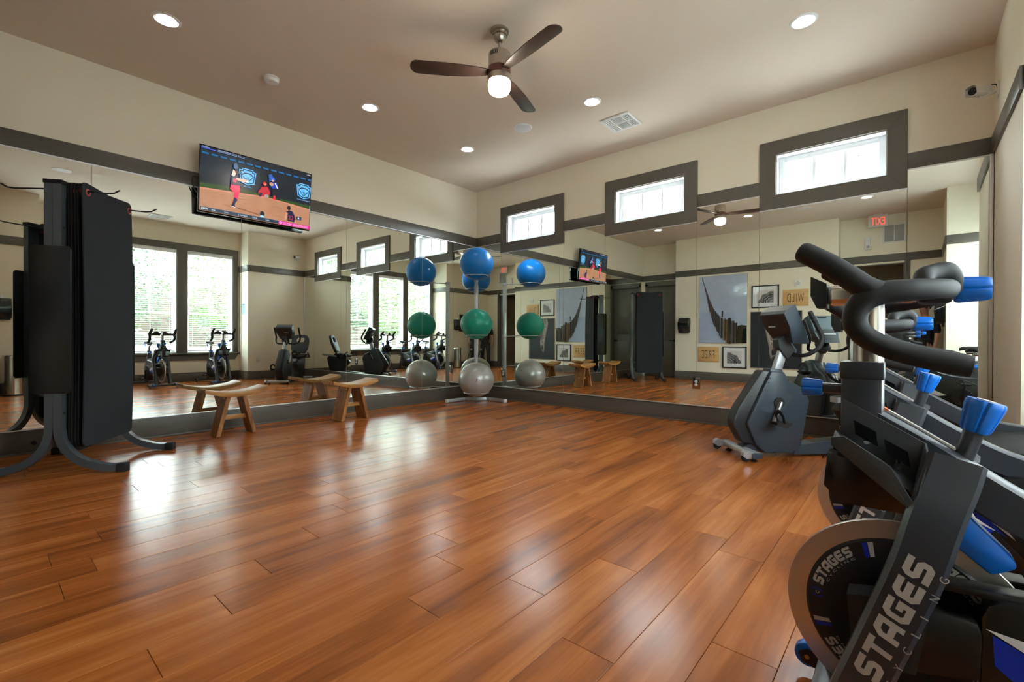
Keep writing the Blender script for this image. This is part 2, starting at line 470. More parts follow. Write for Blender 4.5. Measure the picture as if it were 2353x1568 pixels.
for c in range(ncol):
    x0 = -0.01 + PW * c; x1 = min(x0 + PW, XW)
    x0 = max(x0, 0.0)
    if x1 - x0 < 0.02: continue
    xm = (x0 + x1) / 2
    y_lo = YD if xm < 1.1 else (YART if xm < 4.66 else (-8.3 if xm < 5.9 else YS))
    y_hi = 0.0
    if xm > XR: y_lo, y_hi = YA, YN
    elif xm > XS: y_lo = YA
    e = known.get(c, -rp.random() * PL)
    while e < y_hi: e += PL
    y = y_hi
    while e > y_hi - 0.05: e -= PL
    cuts = [y_hi]
    while e > y_lo + 0.05: cuts.append(e); e -= PL
    cuts.append(y_lo)
    for a, b in zip(cuts, cuts[1:]):
        o = bpy.data.objects.new('plank', plank_mesh(x1 - x0, a - b)); COL.objects.link(o)
        o.parent = floor; o.location = (xm, (a + b) / 2, 0)

def wall_mb(axis, at, out, a0, a1, z0=0.0, z1=H, holes=()):
    """slab on plane axis=at, thickness toward out*T, with rectangular holes (a,b,zlo,zhi)"""
    m = MB()
    def bx(p, q, zl, zh):
        if q - p < 1e-4 or zh - zl < 1e-4: return
        if axis == 'x': m.box((min(at, at + out * T), p, zl), (max(at, at + out * T), q, zh))
        else: m.box((p, min(at, at + out * T), zl), (q, max(at, at + out * T), zh))
    xs = sorted(set([a0, a1] + [h[0] for h in holes] + [h[1] for h in holes]))
    for p, q in zip(xs, xs[1:]):
        hs = sorted([h for h in holes if h[0] <= p + 1e-6 and h[1] >= q - 1e-6], key=lambda h: h[2])
        z = z0
        for h in hs: bx(p, q, z, h[2]); z = h[3]
        bx(p, q, z, z1)
    return m
SM = [(0.748, 1.733), (2.765, 3.74), (4.762, 5.735)]      # small window openings on the back wall
SMo = [(0.605, 1.897), (2.613, 3.898), (4.602, 5.888)]
SZ0, SZ1, SO0, SO1 = 2.658, 3.112, 2.503, 3.265
BW = [(-2.545, -1.575), (-3.725, -2.755), (-4.89, -3.92)]   # big windows (y ranges)
BZ0, BZ1 = 0.68, 3.085
wall_left = ob('wall_left', wall_mb('x', 0, -1, YD - T, T), WALL, kind='structure')
wall_back = ob('wall_back', wall_mb('y', 0, 1, -T, XR + T, holes=[(a, b, SZ0, SZ1) for a, b in SM]), WALL, kind='structure')
wall_right = ob('wall_right', wall_mb('x', XR, 1, YN, T), WALL, kind='structure')
ob('wall_alcove_back', wall_mb('y', YN, 1, XR + T, XW + T), WALL, kind='structure')
wall_window = ob('wall_window', wall_mb('x', XW, 1, YA - T, YN + T, holes=[(a, b, BZ0, BZ1) for a, b in BW]), WALL, kind='structure')
ob('wall_alcove_front', wall_mb('y', YA, -1, XS, XW + T), WALL, kind='structure')
ob('wall_front_right', wall_mb('x', XS, 1, YS - T, YA - T), WALL, kind='structure')
DW = (4.90, 5.74, 0.0, 2.64)
ob('wall_recess', wall_mb('y', YS, -1, 4.66 - T, XS + T, holes=[DW]), WALL, kind='structure')
ob('wall_recess_left', MB().box((4.66 - T, YS, 0), (4.66, YART, H)), WALL, kind='structure')
ob('wall_front', wall_mb('y', YART, -1, 1.1, 4.66 - T), WALL, kind='structure')
ob('wall_niche_right', MB().box((1.1, YD - T, 0), (1.1 + T, YART - T, H)), WALL, kind='structure')
ob('wall_niche', wall_mb('y', YD, -1, -T, 1.1, holes=[(0.15, 1.04, 0, 2.55)]), WALL, kind='structure')
# hallway beyond the opening
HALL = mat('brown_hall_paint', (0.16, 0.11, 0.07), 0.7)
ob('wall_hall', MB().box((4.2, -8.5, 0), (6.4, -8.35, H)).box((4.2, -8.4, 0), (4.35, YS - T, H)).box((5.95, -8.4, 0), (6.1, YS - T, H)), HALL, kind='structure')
ceiling = ob('ceiling', MB().box((-T, -8.6, H), (XW + T, T, H + 0.15)), CEIL, kind='structure')

ob('wall_closet', MB().box((-T, YD - T - .9, 0), (1.3, YD - T - .85, H)).box((-T, YD - T - .9, 0), (-T + .05, YD - T, H)).box((1.25, YD - T - .9, 0), (1.3, YD - T, H)), HALL, kind='structure')
# trims and baseboards
def board(name, axis, at, inn, a0, a1, z0, z1, th=0.018, m=TRIM, kind='structure', bev=0.002):
    mb = MB(); p, q = min(a0, a1), max(a0, a1)
    if axis == 'x': mb.box((min(at, at + inn * th), p, z0), (max(at, at + inn * th), q, z1), bev)
    else: mb.box((p, min(at, at + inn * th), z0), (q, max(at, at + inn * th), z1), bev)
    return ob(name, mb, m, kind=kind)
n = [0]
def trim(axis, at, inn, a0, a1):
    n[0] += 1; board('trim_%d' % n[0], axis, at, inn, a0, a1, TB0, TB1, 0.02)
def base(side, axis, at, inn, a0, a1): 
    board('baseboard_' + side, axis, at, inn, a0, a1, 0.0, BH, 0.02)
    mb = MB()
    p, q = min(a0, a1), max(a0, a1)
    if axis == 'x': mb.box((min(at + inn * .019, at + inn * .03), p, 0), (max(at + inn * .019, at + inn * .03), q, 0.016), 0.003)
    else: mb.box((p, min(at + inn * .019, at + inn * .03), 0), (q, max(at + inn * .019, at + inn * .03), 0.016), 0.003)
    n[0] += 1; ob('trim_%d' % n[0], mb, TRIM, kind='structure')
trim('x', 0, 1, YD, 0)
for a, b in ((0, SMo[0][0]), (SMo[0][1], SMo[1][0]), (SMo[1][1], SMo[2][0]), (SMo[2][1], XR)): trim('y', 0, -1, a, b)
trim('x', XR, -1, YN, 0); trim('y', YN, -1, XR, XW)
trim('y', YA, 1, XS, XW); trim('x', XS, -1, YS, YA)
trim('y', YS, 1, 4.66, XS); trim('x', 4.66, 1, YS, YART); trim('y', YART, 1, 1.1, 4.66); trim('x', 1.1, -1, YD, YART); trim('y', YD, 1, 0, 1.1)
base('left', 'x', 0, 1, YD, 0); base('back', 'y', 0, -1, 0, XR); base('right', 'x', XR, -1, YN, 0); base('alcove_back', 'y', YN, -1, XR, XW)
base('window', 'x', XW, -1, YA, YN); base('alcove_front', 'y', YA, 1, XS, XW); base('front_right', 'x', XS, -1, YS, YA)
base('recess', 'y', YS, 1, DW[1] + 0.1, XS); base('recess_left', 'x', 4.66, 1, YS, YART); base('front', 'y', YART, 1, 1.1, 4.66); base('niche', 'x', 1.1, -1, YD, YART)

# mirrors: every panel leans 0.3 degrees off its wall, as the reflections show
mir_l = thing('wall_mirror', 'mirror panels covering the left wall below the television', 'mirror', (0, 0, 0))
mir_b = thing('wall_mirror', 'mirror panels covering the wall under the three small windows', 'mirror', (0, 0, 0))
DL, DB = math.tan(0.0053), math.tan(0.0051)
def pan_left(y0, y1, z1=TB0 - 0.004):
    g = 0.0018; y0 -= g; y1 += g
    ob('mirror_panel', MB().hull([(0.0, y0, BH + .006), (0.0, y1, BH + .006), (0.0, y0, z1), (0.0, y1, z1), (-y0 * DL, y0, BH + .006), (-y1 * DL, y1, BH + .006), (-y0 * DL, y0, z1), (-y1 * DL, y1, z1)]), MIRROR, mir_l, smooth=0)
def pan_back(x0, x1, z1):
    g = 0.0018; x0 += g; x1 -= g
    ob('mirror_panel', MB().hull([(x, y, z) for z in (BH + .006, z1) for x, y in ((x0, 0), (x1, 0), (x0, -x0 * DB), (x1, -x1 * DB))]), MIRROR, mir_b, smooth=0)
ys = [-0.03, -1.221, -2.532, -3.86, -5.16, -6.45]
for a, b in zip(ys, ys[1:]): pan_left(a, b)
xs = [0.012, SMo[0][0], SMo[0][1], SMo[1][0], SMo[1][1], SMo[2][0], SMo[2][1], 6.44]
for i, (a, b) in enumerate(zip(xs, xs[1:])): pan_back(a, b, (TB0 if i % 2 == 0 else SO0) - 0.004)
ob('channel_strip', MB().box((0.012, -6.45, BH), (0.040, -0.03, BH + .008), .001).hull([(x, y, z) for z in (TB0 - .01, TB0) for x, y in ((.018, -6.45), (.018, -.03), (.038, -6.45), (.024, -.03))]), CHANNEL, mir_l)
cm = MB().box((0.03, -0.040, BH), (6.45, -0.012, BH + .008), .001)
for i, (a, b) in enumerate(zip(xs, xs[1:])):
    z = TB0 if i % 2 == 0 else SO0
    cm.hull([(x, y, q) for q in (z - .012, z) for x, y in ((a, -.018), (b, -.018), (a, -a * DB - .004), (b, -b * DB - .004))])
ob('channel_strip', cm, CHANNEL, mir_b)
ob('edge_strip', MB().box((6.44, -.05, BH), (6.465, -.002, TB0), .002), CHANNEL, mir_b)

# ---- small high windows (window_1..3): mitred casing, white jamb, sash with three lights
def mitred(mbf, o, i):
    pass
def casing(parent, P, o, i, th):
    """four mitred boards; P(a, z, d) -> 3D; o, i = (a0, a1, z0, z1) outer and inner"""
    g = 0.0008
    O = [(o[0], o[2]), (o[1], o[2]), (o[1], o[3]), (o[0], o[3])]; I = [(i[0], i[2]), (i[1], i[2]), (i[1], i[3]), (i[0], i[3])]
    for k in range(4):
        n2 = (k + 1) % 4
        q = [O[k], O[n2], I[n2], I[k]]
        c = (sum(a for a, _ in q) / 4, sum(b for _, b in q) / 4)
        q = [(a + (c[0] - a) * g * 3, b + (c[1] - b) * g * 3) for a, b in q]
        ob('casing_board', MB().hull([P(a, z, d) for a, z in q for d in (0, th)]), TRIM, parent)
for w in range(3):
    root = struct_empty('window_%d' % (w + 1), ((SM[w][0] + SM[w][1]) / 2, 0, SZ0)); L0 = root.location.copy()
    P = lambda a, z, d: (a - L0.x, -d, z - L0.z)
    a, b = SM[w]
    casing(root, P, (SMo[w][0], SMo[w][1], SO0, SO1), (a, b, SZ0, SZ1), 0.03)
    m = MB(); j = 0.012
    for lo, hi in (((a, SZ0), (a + j, SZ1)), ((b - j, SZ0), (b, SZ1)), ((a + j, SZ0), (b - j, SZ0 + j)), ((a + j, SZ1 - j), (b - j, SZ1))):
        m.box(P(lo[0], lo[1], 0.004), P(hi[0], hi[1], -T), 0.001)
    ob('jamb', m, VINYL, root)
    m = MB(); f = 0.058; yo = 0.10
    for lo, hi in (((a + j, SZ0 + j), (a + j + f, SZ1 - j)), ((b - j - f, SZ0 + j), (b - j, SZ1 - j)), ((a + j + f, SZ0 + j), (b - j - f, SZ0 + j + f)), ((a + j + f, SZ1 - j - f), (b - j - f, SZ1 - j))):
        m.box(P(lo[0], lo[1], -yo), P(hi[0], hi[1], -yo - .05), 0.004)
    ob('sash_frame', m, VINYL, root)
    gl0, gl1 = a + j + f, b - j - f
    for k in (1, 2):
        x = gl0 + (gl1 - gl0) * k / 3
        ob('muntin', MB().box(P(x - .015, SZ0 + j + f - .01, -yo - .012), P(x + .015, SZ1 - j - f + .01, -yo - .03), .003), VINYL, root)
    for k in range(3):
        p, q = gl0 + (gl1 - gl0) * k / 3, gl0 + (gl1 - gl0) * (k + 1) / 3
        ob('pane', MB().box(P(p + .006, SZ0 + j + f - .005, -yo - .020), P(q - .006, SZ1 - j - f + .005, -yo - .024)), GLASS, root, smooth=0)
    portal('window_portal_%d' % (w + 1), ((a + b) / 2, T + 0.02, (SZ0 + SZ1) / 2), b - a, SZ1 - SZ0, (radians(-90), 0, 0))

# ---- three tall windows with blinds (window_4..6) and their common casing
cas = struct_empty('trim_40', (XW, 0, 0))
def cb(a, b, z0, z1, th=0.025, nm='casing_board'):
    ob(nm, MB().box((-th, min(a, b), z0), (0, max(a, b), z1), .002), TRIM, cas)
CY0, CY1 = -5.005, -1.455
cb(CY0, CY1, BZ1, 3.235)
cb(CY1, BW[0][1], BZ0 - .01, BZ1); cb(BW[0][0], BW[1][1], BZ0 - .01, BZ1); cb(BW[1][0], BW[2][1], BZ0 - .01, BZ1); cb(BW[2][0], CY0, BZ0 - .01, BZ1)
ob('sill_board', MB().box((-.07, CY0 - .04, BZ0 - .045), (0, CY1 + .025, BZ0 - .008), .005), TRIM, cas)
ob('apron_board', MB().prism([(CY0 - .01, BZ0 - .045), (CY0 + .08, BZ0 - .185), (CY1 - .08, BZ0 - .185), (CY1 + .01, BZ0 - .045)], -.022, 0, 'yz'), TRIM, cas)
slat_me = None
for w in range(3):
    y0, y1 = BW[w]; ym = (y0 + y1) / 2
    root = struct_empty('window_%d' % (w + 4), (XW, ym, BZ0))
    hw = (y1 - y0) / 2; hh = BZ1 - BZ0
    m = MB(); j = .012
    m.box((0, -hw, 0), (T, -hw + j, hh)).box((0, hw - j, 0), (T, hw, hh)).box((0, -hw, 0), (T, hw, j)).box((0, -hw, hh - j), (T, hw, hh))
    ob('jamb', m, VINYL, root)
    f = .05; tz = 2.575 - BZ0; mz = 1.605 - BZ0
    m = MB()
    m.box((.10, -hw + j, j), (.15, -hw + j + f, hh - j), .004).box((.10, hw - j - f, j), (.15, hw - j, hh - j), .004)
    m.box((.10, -hw + j + f, j), (.15, hw - j - f, j + f), .004).box((.10, -hw + j + f, hh - j - f), (.15, hw - j - f, hh - j), .004)
    ob('sash_frame', m, VINYL, root)
    ob('transom_rail', MB().box((.095, -hw + j, tz - .035), (.15, hw - j, tz + .035), .004), VINYL, root)
    ob('meeting_rail', MB().box((.095, -hw + j, mz - .022), (.15, hw - j, mz + .022), .004), VINYL, root)
    for za, zb in ((mz, tz), (tz, hh - j)):
        ob('muntin', MB().box((.115, -.016, za), (.135, .016, zb), .003), VINYL, root)
    for za, zb in ((j + f, mz - .02), (mz + .02, tz - .03), (tz + .03, hh - j - f)):
        ob('pane', MB().box((.124, -hw + j + f - .004, za - .006), (.128, hw - j - f + .004, zb + .006)), GLASS, root, smooth=0)
    bl = thing('window_blind', ['white slatted blind in the tall window nearest the mirrored back wall', 'white slatted blind in the middle one of three tall windows', 'white slatted blind in the tall window beside the bike nearest the wall dispenser'][w], 'blind', (XW + .05, ym, BZ0), 0, 'blinds in the tall windows')
    ob('head_rail', MB().box((-.03, -hw + .02, hh - .085), (.03, hw - .02, hh - .014), .004), SLAT, bl)
    ob('bottom_rail', MB().box((-.022, -hw + .022, .03), (.022, hw - .022, .05), .004), SLAT, bl)
    if slat_me is None:
        t = MB()
        ln = hw - .024; W2 = .0235; c = .0035; a = radians(2)
        pr = [(-W2, 0), (0, c), (W2, 0), (W2, -.0022), (0, c - .0022), (-W2, -.0022)]
        pr = [(x * cos(a) - z * sin(a), x * sin(a) + z * cos(a)) for x, z in pr]
        t.prism(pr, -ln, ln, 'xz')
        o0 = ob('slat', t, SLAT, bl, smooth=50); slat_me = o0.data; o0.location = (0, 0, .09)
        k0 = 1
    else: k0 = 0
    ns = int((hh - .085 - .09) / .0475)
    for k in range(k0, ns):
        o = bpy.data.objects.new('slat', slat_me); COL.objects.link(o); o.parent = bl; o.location = (0, 0, .09 + k * .0475)
    cmb = MB()
    for y in (-hw + .12, 0, hw - .12):
        cmb.cyl((.0245, y, .04), (.0245, y, hh - .06), .0011, seg=5).cyl((-.0245, y, .04), (-.0245, y, hh - .06), .0011, seg=5)
    ob('ladder_cord', cmb, SLAT, bl)
    ob('tilt_wand', MB().cyl((-.036, hw - .07, hh - .1), (-.036, hw - .07, hh - 1.15), .004, seg=8), SLAT, bl)
    portal('window_portal_%d' % (w + 4), (XW + T + .03, ym, (BZ0 + BZ1) / 2), y1 - y0, BZ1 - BZ0, (0, radians(90), 0))

# ---- door in the niche
dr = struct_empty('door_1', (0.595, YD, 0))
ob('door_frame', MB().box((-.495, -T, 0), (-.425, .02, 2.60), .003).box((.425, -T, 0), (.49, .02, 2.60), .003).box((-.495, -T, 2.53), (.49, .02, 2.66), .003), DOORM, dr)
dm = MB().box((-.424, -.075, .012), (.424, -.035, 2.528), .002)
ob('door_leaf', dm, DOORM, dr)
for z0, z1 in ((.28, 1.02), (1.18, 2.38)):
    ob('door_panel', MB().box((-.29, -.036, z0), (.29, -.026, z1), .004).box((-.25, -.03, z0 + .04), (.25, -.018, z1 - .04), .006), DOORM, dr)
DARKBRONZE = mat('dark_bronze', (0.02, 0.018, 0.016), 0.35, metal=0.8)
ob('door_handle', MB().cyl((.35, -.04, 1.0), (.35, -.0, 1.0), .03).cyl((.35, -.01, 1.0), (.35, .03, 1.0), .011).tube([(.355, .025, 1.0), (.30, .03, 1.004), (.24, .028, .995)], .009), DARKBRONZE, dr)
ob('door_stile_gap', MB().box((-.424, -.078, 0), (.424, -.07, .02)), BLACK, dr)
# doorway to the hall
tr = MB().box((DW[0] - .09, 0, 0), (DW[0], .02, DW[3] + .04), .003).box((DW[1], 0, 0), (DW[1] + .09, .02, DW[3] + .04), .003).box((DW[0], -T, 0), (DW[0] + .018, .0, DW[3])).box((DW[1] - .018, -T, 0), (DW[1], 0, DW[3])).box((DW[0], -T, DW[3] - .018), (DW[1], 0, DW[3]))
ob('trim_50', tr, TRIM, kind='structure', loc=(0, YS, 0))
# ================================================================== ceiling fittings
LENS = mat('lit_downlight_lens', (0.9, 0.9, 0.9), 0.3, emit=(1.0, 0.96, 0.92), estr=7.0)
CONE = mat('downlight_reflector', (0.75, 0.75, 0.75), 0.25, metal=0.7)
def downlight(x, y, label):
    t = thing('ceiling_light', label, 'ceiling light', (x, y, H), 0, 'recessed downlights')
    ob('trim_ring', MB().lathe([(.080, -.001), (.083, -.007), (.098, -.005), (.104, 0), (.080, 0)], seg=36), WHITE, t)
    ob('reflector', MB().lathe([(.0795, -.002), (.070, -.0025), (.070, -.003)], seg=36), CONE, t)
    ob('lens', MB().lathe([(0, -.0045), (.05, -.004), (.072, -.003), (.072, -.002), (0, -.002)], seg=32), LENS, t)
GX, GY = (1.253, 3.238, 5.238), (-1.43, -2.951, -4.85)
LL = {(0, 2): 'round downlight in the ceiling above the mat rack', (0, 1): 'round downlight in the ceiling above the television', (0, 0): 'round downlight in the ceiling nearest the exercise balls',
      (1, 0): 'round downlight in the ceiling beside the square air vent', (2, 0): 'round downlight in the ceiling above the largest-looking small window', (1, 2): 'round downlight in the ceiling in front of the horse picture', (2, 2): 'round downlight in the ceiling next to the exit sign'}
for (i, j), lb in LL.items(): downlight(GX[i], GY[j], lb)

def speaker(x, y, label):
    t = thing('ceiling_speaker', label, 'speaker', (x, y, H), 0, 'round ceiling speakers')
    ob('grille', MB().lathe([(0, -.012), (.06, -.011), (.098, -.007), (.098, 0), (0, 0)], seg=40), mat('speaker_grille_%d' % int(x * 10), (.66, .67, .68), .6, bump=.3, bscale=900), t)
    ob('trim_ring', MB().lathe([(.098, -.008), (.112, -.006), (.116, 0), (.098, 0)], seg=40), WHITE, t)
speaker(2.258, -1.44, 'white round ceiling speaker between fan and small windows')
speaker(4.25, -4.95, 'white round ceiling speaker near the exit sign')
t = thing('smoke_detector', 'white round smoke detector on the ceiling above the television', 'smoke detector', (1.024, -3.93, H))
ob('body', MB().lathe([(0, -.052), (.05, -.052), (.062, -.046), (.068, -.026), (.068, -.018), (.072, -.016), (.072, 0), (0, 0)], seg=32), WHITE, t)
ob('indicator_lens', MB().sphere((.03, -.02, -.052), .005), mat('detector_lens', (.6, .1, .1), .3), t)

# ceiling air vents
VENTW = mat('white_vent_metal', (.70, .70, .69), .4)
VENTD = mat('vent_dark_inside', (.05, .05, .055), .8)
def ceil_vent(x, y, rz, label):
    t = thing('air_vent', label, 'air vent', (x, y, H), rz, 'square ceiling vents')
    s = .19
    ob('backing', MB().box((-.165, -.165, -.004), (.165, .165, -.001)), VENTD, t)
    m = MB()
    for a in (-1, 1):
        m.box((a * s if a < 0 else s - .03, -s, -.016), (-s + .03 if a < 0 else s, s, 0), .004)
        m.box((-s + .03, a * s if a < 0 else s - .03, -.016), (s - .03, -s + .03 if a < 0 else s, 0), .004)
    m.box((-.16, -.008, -.015), (.16, .008, -.002)).box((-.075, -.16, -.015), (-.06, .16, -.002)).box((.072, -.16, -.015), (.085, .16, -.002))
    ob('frame', m, VENTW, t)
    for k in range(12):
        yy = -.148 + k * .027
        if abs(yy) < .012: continue
        ob('louver', MB().box((-.06, yy - .004, -.012), (.075, yy + .004, -.003), 0), VENTD if False else VENTW, t, smooth=0)
    for k in range(4):
        ob('louver', MB().box((-.155 + k * .024, -.155, -.014), (-.143 + k * .024, .155, -.004)), VENTW, t, smooth=0)
    for k in range(3):
        ob('louver', MB().box((.098 + k * .022, -.155, -.012), (.105 + k * .022, .155, -.003)), VENTW, t, smooth=0)
    for k in range(7):
        ob('louver', MB().box((.086, -.135 + k * .045, -.012), (.16, -.130 + k * .045, -.003)), VENTW, t, smooth=0)
ceil_vent(3.256, -.79, 0, 'white square air vent in the ceiling close to the small windows')
ceil_vent(6.45, -3.2, pi / 2, 'white square air vent in the ceiling near the tall windows')

# ceiling fan
BLADE = mat('dark_brown_blade', (.060, .033, .024), .45)
MAHOG = mat('mahogany_ring', (.12, .035, .025), .35, coat=.3)
FANGLASS = mat('lit_opal_glass', (.9, .9, .88), .4, emit=(1.0, .91, .78), estr=9.0)
t = thing('ceiling_fan', 'brushed nickel ceiling fan with three dark blades and a lit glass', 'fan', (3.258, -2.968, 0))
ob('canopy', MB().lathe([(0, 3.66), (.078, 3.66), (.078, 3.635), (.066, 3.632), (.066, 3.61), (.055, 3.607), (.05, 3.585), (.032, 3.562), (.02, 3.555), (0, 3.555)]), NICKEL, t)
ob('down_rod', MB().cyl((0, 0, 3.46), (0, 0, 3.57), .011), NICKEL, t)
fb = ob('motor_housing', MB().lathe([(0, 3.472), (.075, 3.470), (.088, 3.462), (.094, 3.445), (.094, 3.335), (0, 3.335)]), NICKEL, t)
for k in range(5):
    a = radians(-95 + k * 9)
    ob('vent_slot', MB().box((-.0035, -.002, -.016), (.0035, .002, .016)), BLACK, fb, loc=(0, 0, 0)).matrix_local = Matrix.Translation((.0945 * cos(a), .0945 * sin(a), 3.43)) @ Matrix.Rotation(a + pi / 2, 4, 'Z')
ob('blade_hub', MB().lathe([(0, 3.335), (.092, 3.334), (.097, 3.315), (.094, 3.288), (.09, 3.275), (0, 3.272)]), MAHOG, t)
ob('light_collar', MB().lathe([(0, 3.272), (.097, 3.272), (.1, 3.262), (.1, 3.222), (.094, 3.218), (0, 3.218)]), NICKEL, t)
ob('light_glass', MB().lathe([(.095, 3.218), (.096, 3.19), (.094, 3.16), (.084, 3.135), (.06, 3.12), (.03, 3.113), (0, 3.111)]), FANGLASS, t)
for k in range(3):
    a = radians(-12 + k * 120)
    m = MB()
    out = [(.08, -.035), (.14, -.050), (.2, -.062), (.3, -.074), (.42, -.082), (.55, -.082), (.66, -.078)] + [(.685 + .06 * cos(radians(q)), -.004 + .074 * sin(radians(q))) for q in range(-80, 81, 16)] + [(.66, .069), (.55, .068), (.42, .066), (.3, .060), (.2, .05), (.14, .040), (.08, .03)]
    m.prism([(x, y) for x, y in out], -.004, .004, 'xy', .0015)
    m.xf(Matrix.Translation((0, 0, 3.302)) @ Matrix.Rotation(a, 4, 'Z') @ Matrix.Rotation(radians(9), 4, 'X'))
    ob('blade', m, BLADE, t)

# exit sign on the ceiling, return grille, siren, thermostat
SIGNW = mat('exit_sign_housing', (.62, .60, .57), .4)
EXITRED = mat('lit_red_letters', (.3, .01, .01), .4, emit=(1.0, .10, .06), estr=.26)
YE = -6.42
t = thing('exit_sign', 'white exit sign with red EXIT letters below the ceiling', 'exit sign', (5.32, YE, 3.50))
ob('canopy', MB().box((-.07, -.03, .135), (.07, .03, .16), .004), SIGNW, t)
ob('housing', MB().box((-.165, -.022, -.115), (.165, .022, .137), .006), SIGNW, t)
m = MB(); text_mb(m, 'EXIT', lambda x, y: (.115 - x, .0235, -.075 + y), .23, .16, bold=.012)
ob('lettering', m, EXITRED, t, smooth=0)
t = thing('wall_grille', 'white louvered return air grille high on the cream wall', 'air grille', (5.575, YS, 3.262))
m = MB()
for a, b, c, d in ((-.19, -.19, -.16, .19), (.16, -.19, .19, .19), (-.16, -.19, .16, -.165), (-.16, .165, .16, .19), (-.008, -.165, .008, .165)): m.box((a, 0, b), (c, .014, d), .003)
ob('frame', m, VENTW, t)
ob('backing', MB().box((-.165, .0, -.17), (.165, .003, .17)), VENTD, t)
sl = None
for k in range(26):
    z = -.156 + k * .0125
    if sl is None:
        o = ob('louver', MB().box((-.16, .003, -.0012), (.16, .013, .0012), rot=Matrix.Rotation(radians(35), 4, 'X')), VENTW, t, smooth=0); sl = o.data
    else: o = bpy.data.objects.new('louver', sl); COL.objects.link(o); o.parent = t
    o.location = (0, 0, z)
t = thing('alarm_siren', 'white hourglass-shaped wall alarm with strobe beside the grille', 'alarm', (5.142, YS, 3.10))
ob('body', MB().prism([(-.05, -.13), (.05, -.13), (.052, -.07), (.038, -.02), (.038, .03), (.05, .07), (.052, .13), (-.052, .13), (-.05, .07), (-.038, .03), (-.038, -.02), (-.052, -.07)], 0, .05, 'xz', .006), WHITE, t)
ob('strobe_lens', MB().box((-.035, .045, .06), (.035, .062, .115), .006), mat('strobe_lens', (.75, .8, .82), .1), t)
m = MB()
for k in range(4): m.box((-.03, .049, -.10 + k * .014), (.03, .0512, -.094 + k * .014))
ob('sound_slots', m, VENTD, t)
t = thing('thermostat', 'small white wall control plate above the wooden WILD sign', 'wall control', (3.91, YART, 2.322))
ob('plate', MB().box((-.066, 0, -.066), (.066, .012, .066), .003), WHITE, t)
m = MB()
for k, (w_, s_) in enumerate(((.02, .012), (.05, .008), (.06, .008), (.045, .008))): m.box((-w_ / 1.2, .0115, .03 - k * .022), (w_ / 1.2, .0126, .03 - k * .022 + s_))
ob('print', m, mat('grey_print', (.25, .25, .25), .5), t)

# security camera in the corner of the right wall
t = thing('security_camera', 'white bullet security camera on a bracket in the upper corner', 'camera', (XR, -.25, 3.155))
ob('base_plate', MB().box((-.012, -.045, -.06), (0, .045, .06), .003), WHITE, t)
ob('bracket_arm', MB().tube([(-.005, 0, -.005), (-.06, -.01, -.03), (-.11, -.035, -.045)], .011), WHITE, t)
d = Vector((-.50, -.80, -.16)).normalized(); c0 = Vector((-.085, .02, .02))
ob('camera_body', MB().cyl(c0, c0 + d * .15, .036, bev=.004), WHITE, t)
ob('sun_shield', MB().prism([(-.045, -.03), (-.043, .03), (-.02, .046), (.02, .046), (.043, .03), (.045, -.03), (.042, -.03), (.039, .028), (.018, .042), (-.018, .042), (-.039, .028), (-.042, -.03)], -.02, .18, 'xz').xf(Matrix.Translation(c0) @ d.to_track_quat('Y', 'Z').to_matrix().to_4x4()), WHITE, t)
ob('lens', MB().cyl(c0 + d * .148, c0 + d * .153, .031), GLOSSBLACK, t)
ob('cable', MB().tube([c0 - d * .0, c0 + Vector((.03, .01, .035)), (-.02, .0, .05), (-.006, 0, .02)], .005, sub=5), BLACK, t)

# power outlets
OUTB = mat('clear_mirror_plate', (.35, .33, .30), .08, metal=1.0)
def outlet(loc, rz, label, plate, group='duplex outlets'):
    t = thing('power_outlet', label, 'outlet', loc, rz)
    ob('cover_plate', MB().box((-.046, -.006, -.072), (.046, 0, .072), .002), plate, t)
    for z in (-.021, .021):
        s = ob('socket', MB().cyl((0, -.009, z), (0, -.004, z), .0185, seg=22), PRINTW, t)
        ob('slot', MB().box((-.0085, -.0096, z - .004), (-.0062, -.0088, z + .006)).box((.0062, -.0096, z - .004), (.0085, -.0088, z + .005)).cyl((0, -.0096, z - .009), (0, -.0088, z - .009), .0028, seg=10), BLACK, s)
outlet((3.901, -.0345 + .013, .492), 0, 'double power outlet on a mirrored plate beneath the middle small window', OUTB)
outlet((.665, -.006, .455), 0, 'double power outlet set in the mirror behind the ball rack', OUTB)
outlet((XR, -1.19, .50), pi / 2, 'white double outlet low on the short right wall', WHITE)
t = thing('wall_notice', 'pale blue paper notice on the alcove side wall', 'notice', (6.755, YN, 1.75))
pr = Print((-.09, -.0015, -.14), (.18, 0, 0), (0, 0, .28), (0, -1, 0))
pr.rect(0, 0, 1, 1, (170, 205, 235)); pr.rect(.1, .86, .9, .94, (70, 110, 170))
pr.many([[(.1, .12 + k * .07), (.9 - .1 * (k % 3), .12 + k * .07), (.9 - .1 * (k % 3), .145 + k * .07), (.1, .145 + k * .07)] for k in range(10)], (90, 120, 160))
pr.build('print', mat_print('notice_paper', .8), t)
t = thing('door_stop', 'small black rubber door stop on the left baseboard', 'door stop', (.021, -5.545, .095))
ob('bumper', MB().lathe([(0, .055), (.012, .055), (.014, .05), (.014, .036), (.009, .032), (.008, .004), (.016, .002), (.016, 0), (0, 0)], axis=(1, 0, 0)), RUBBER, t)

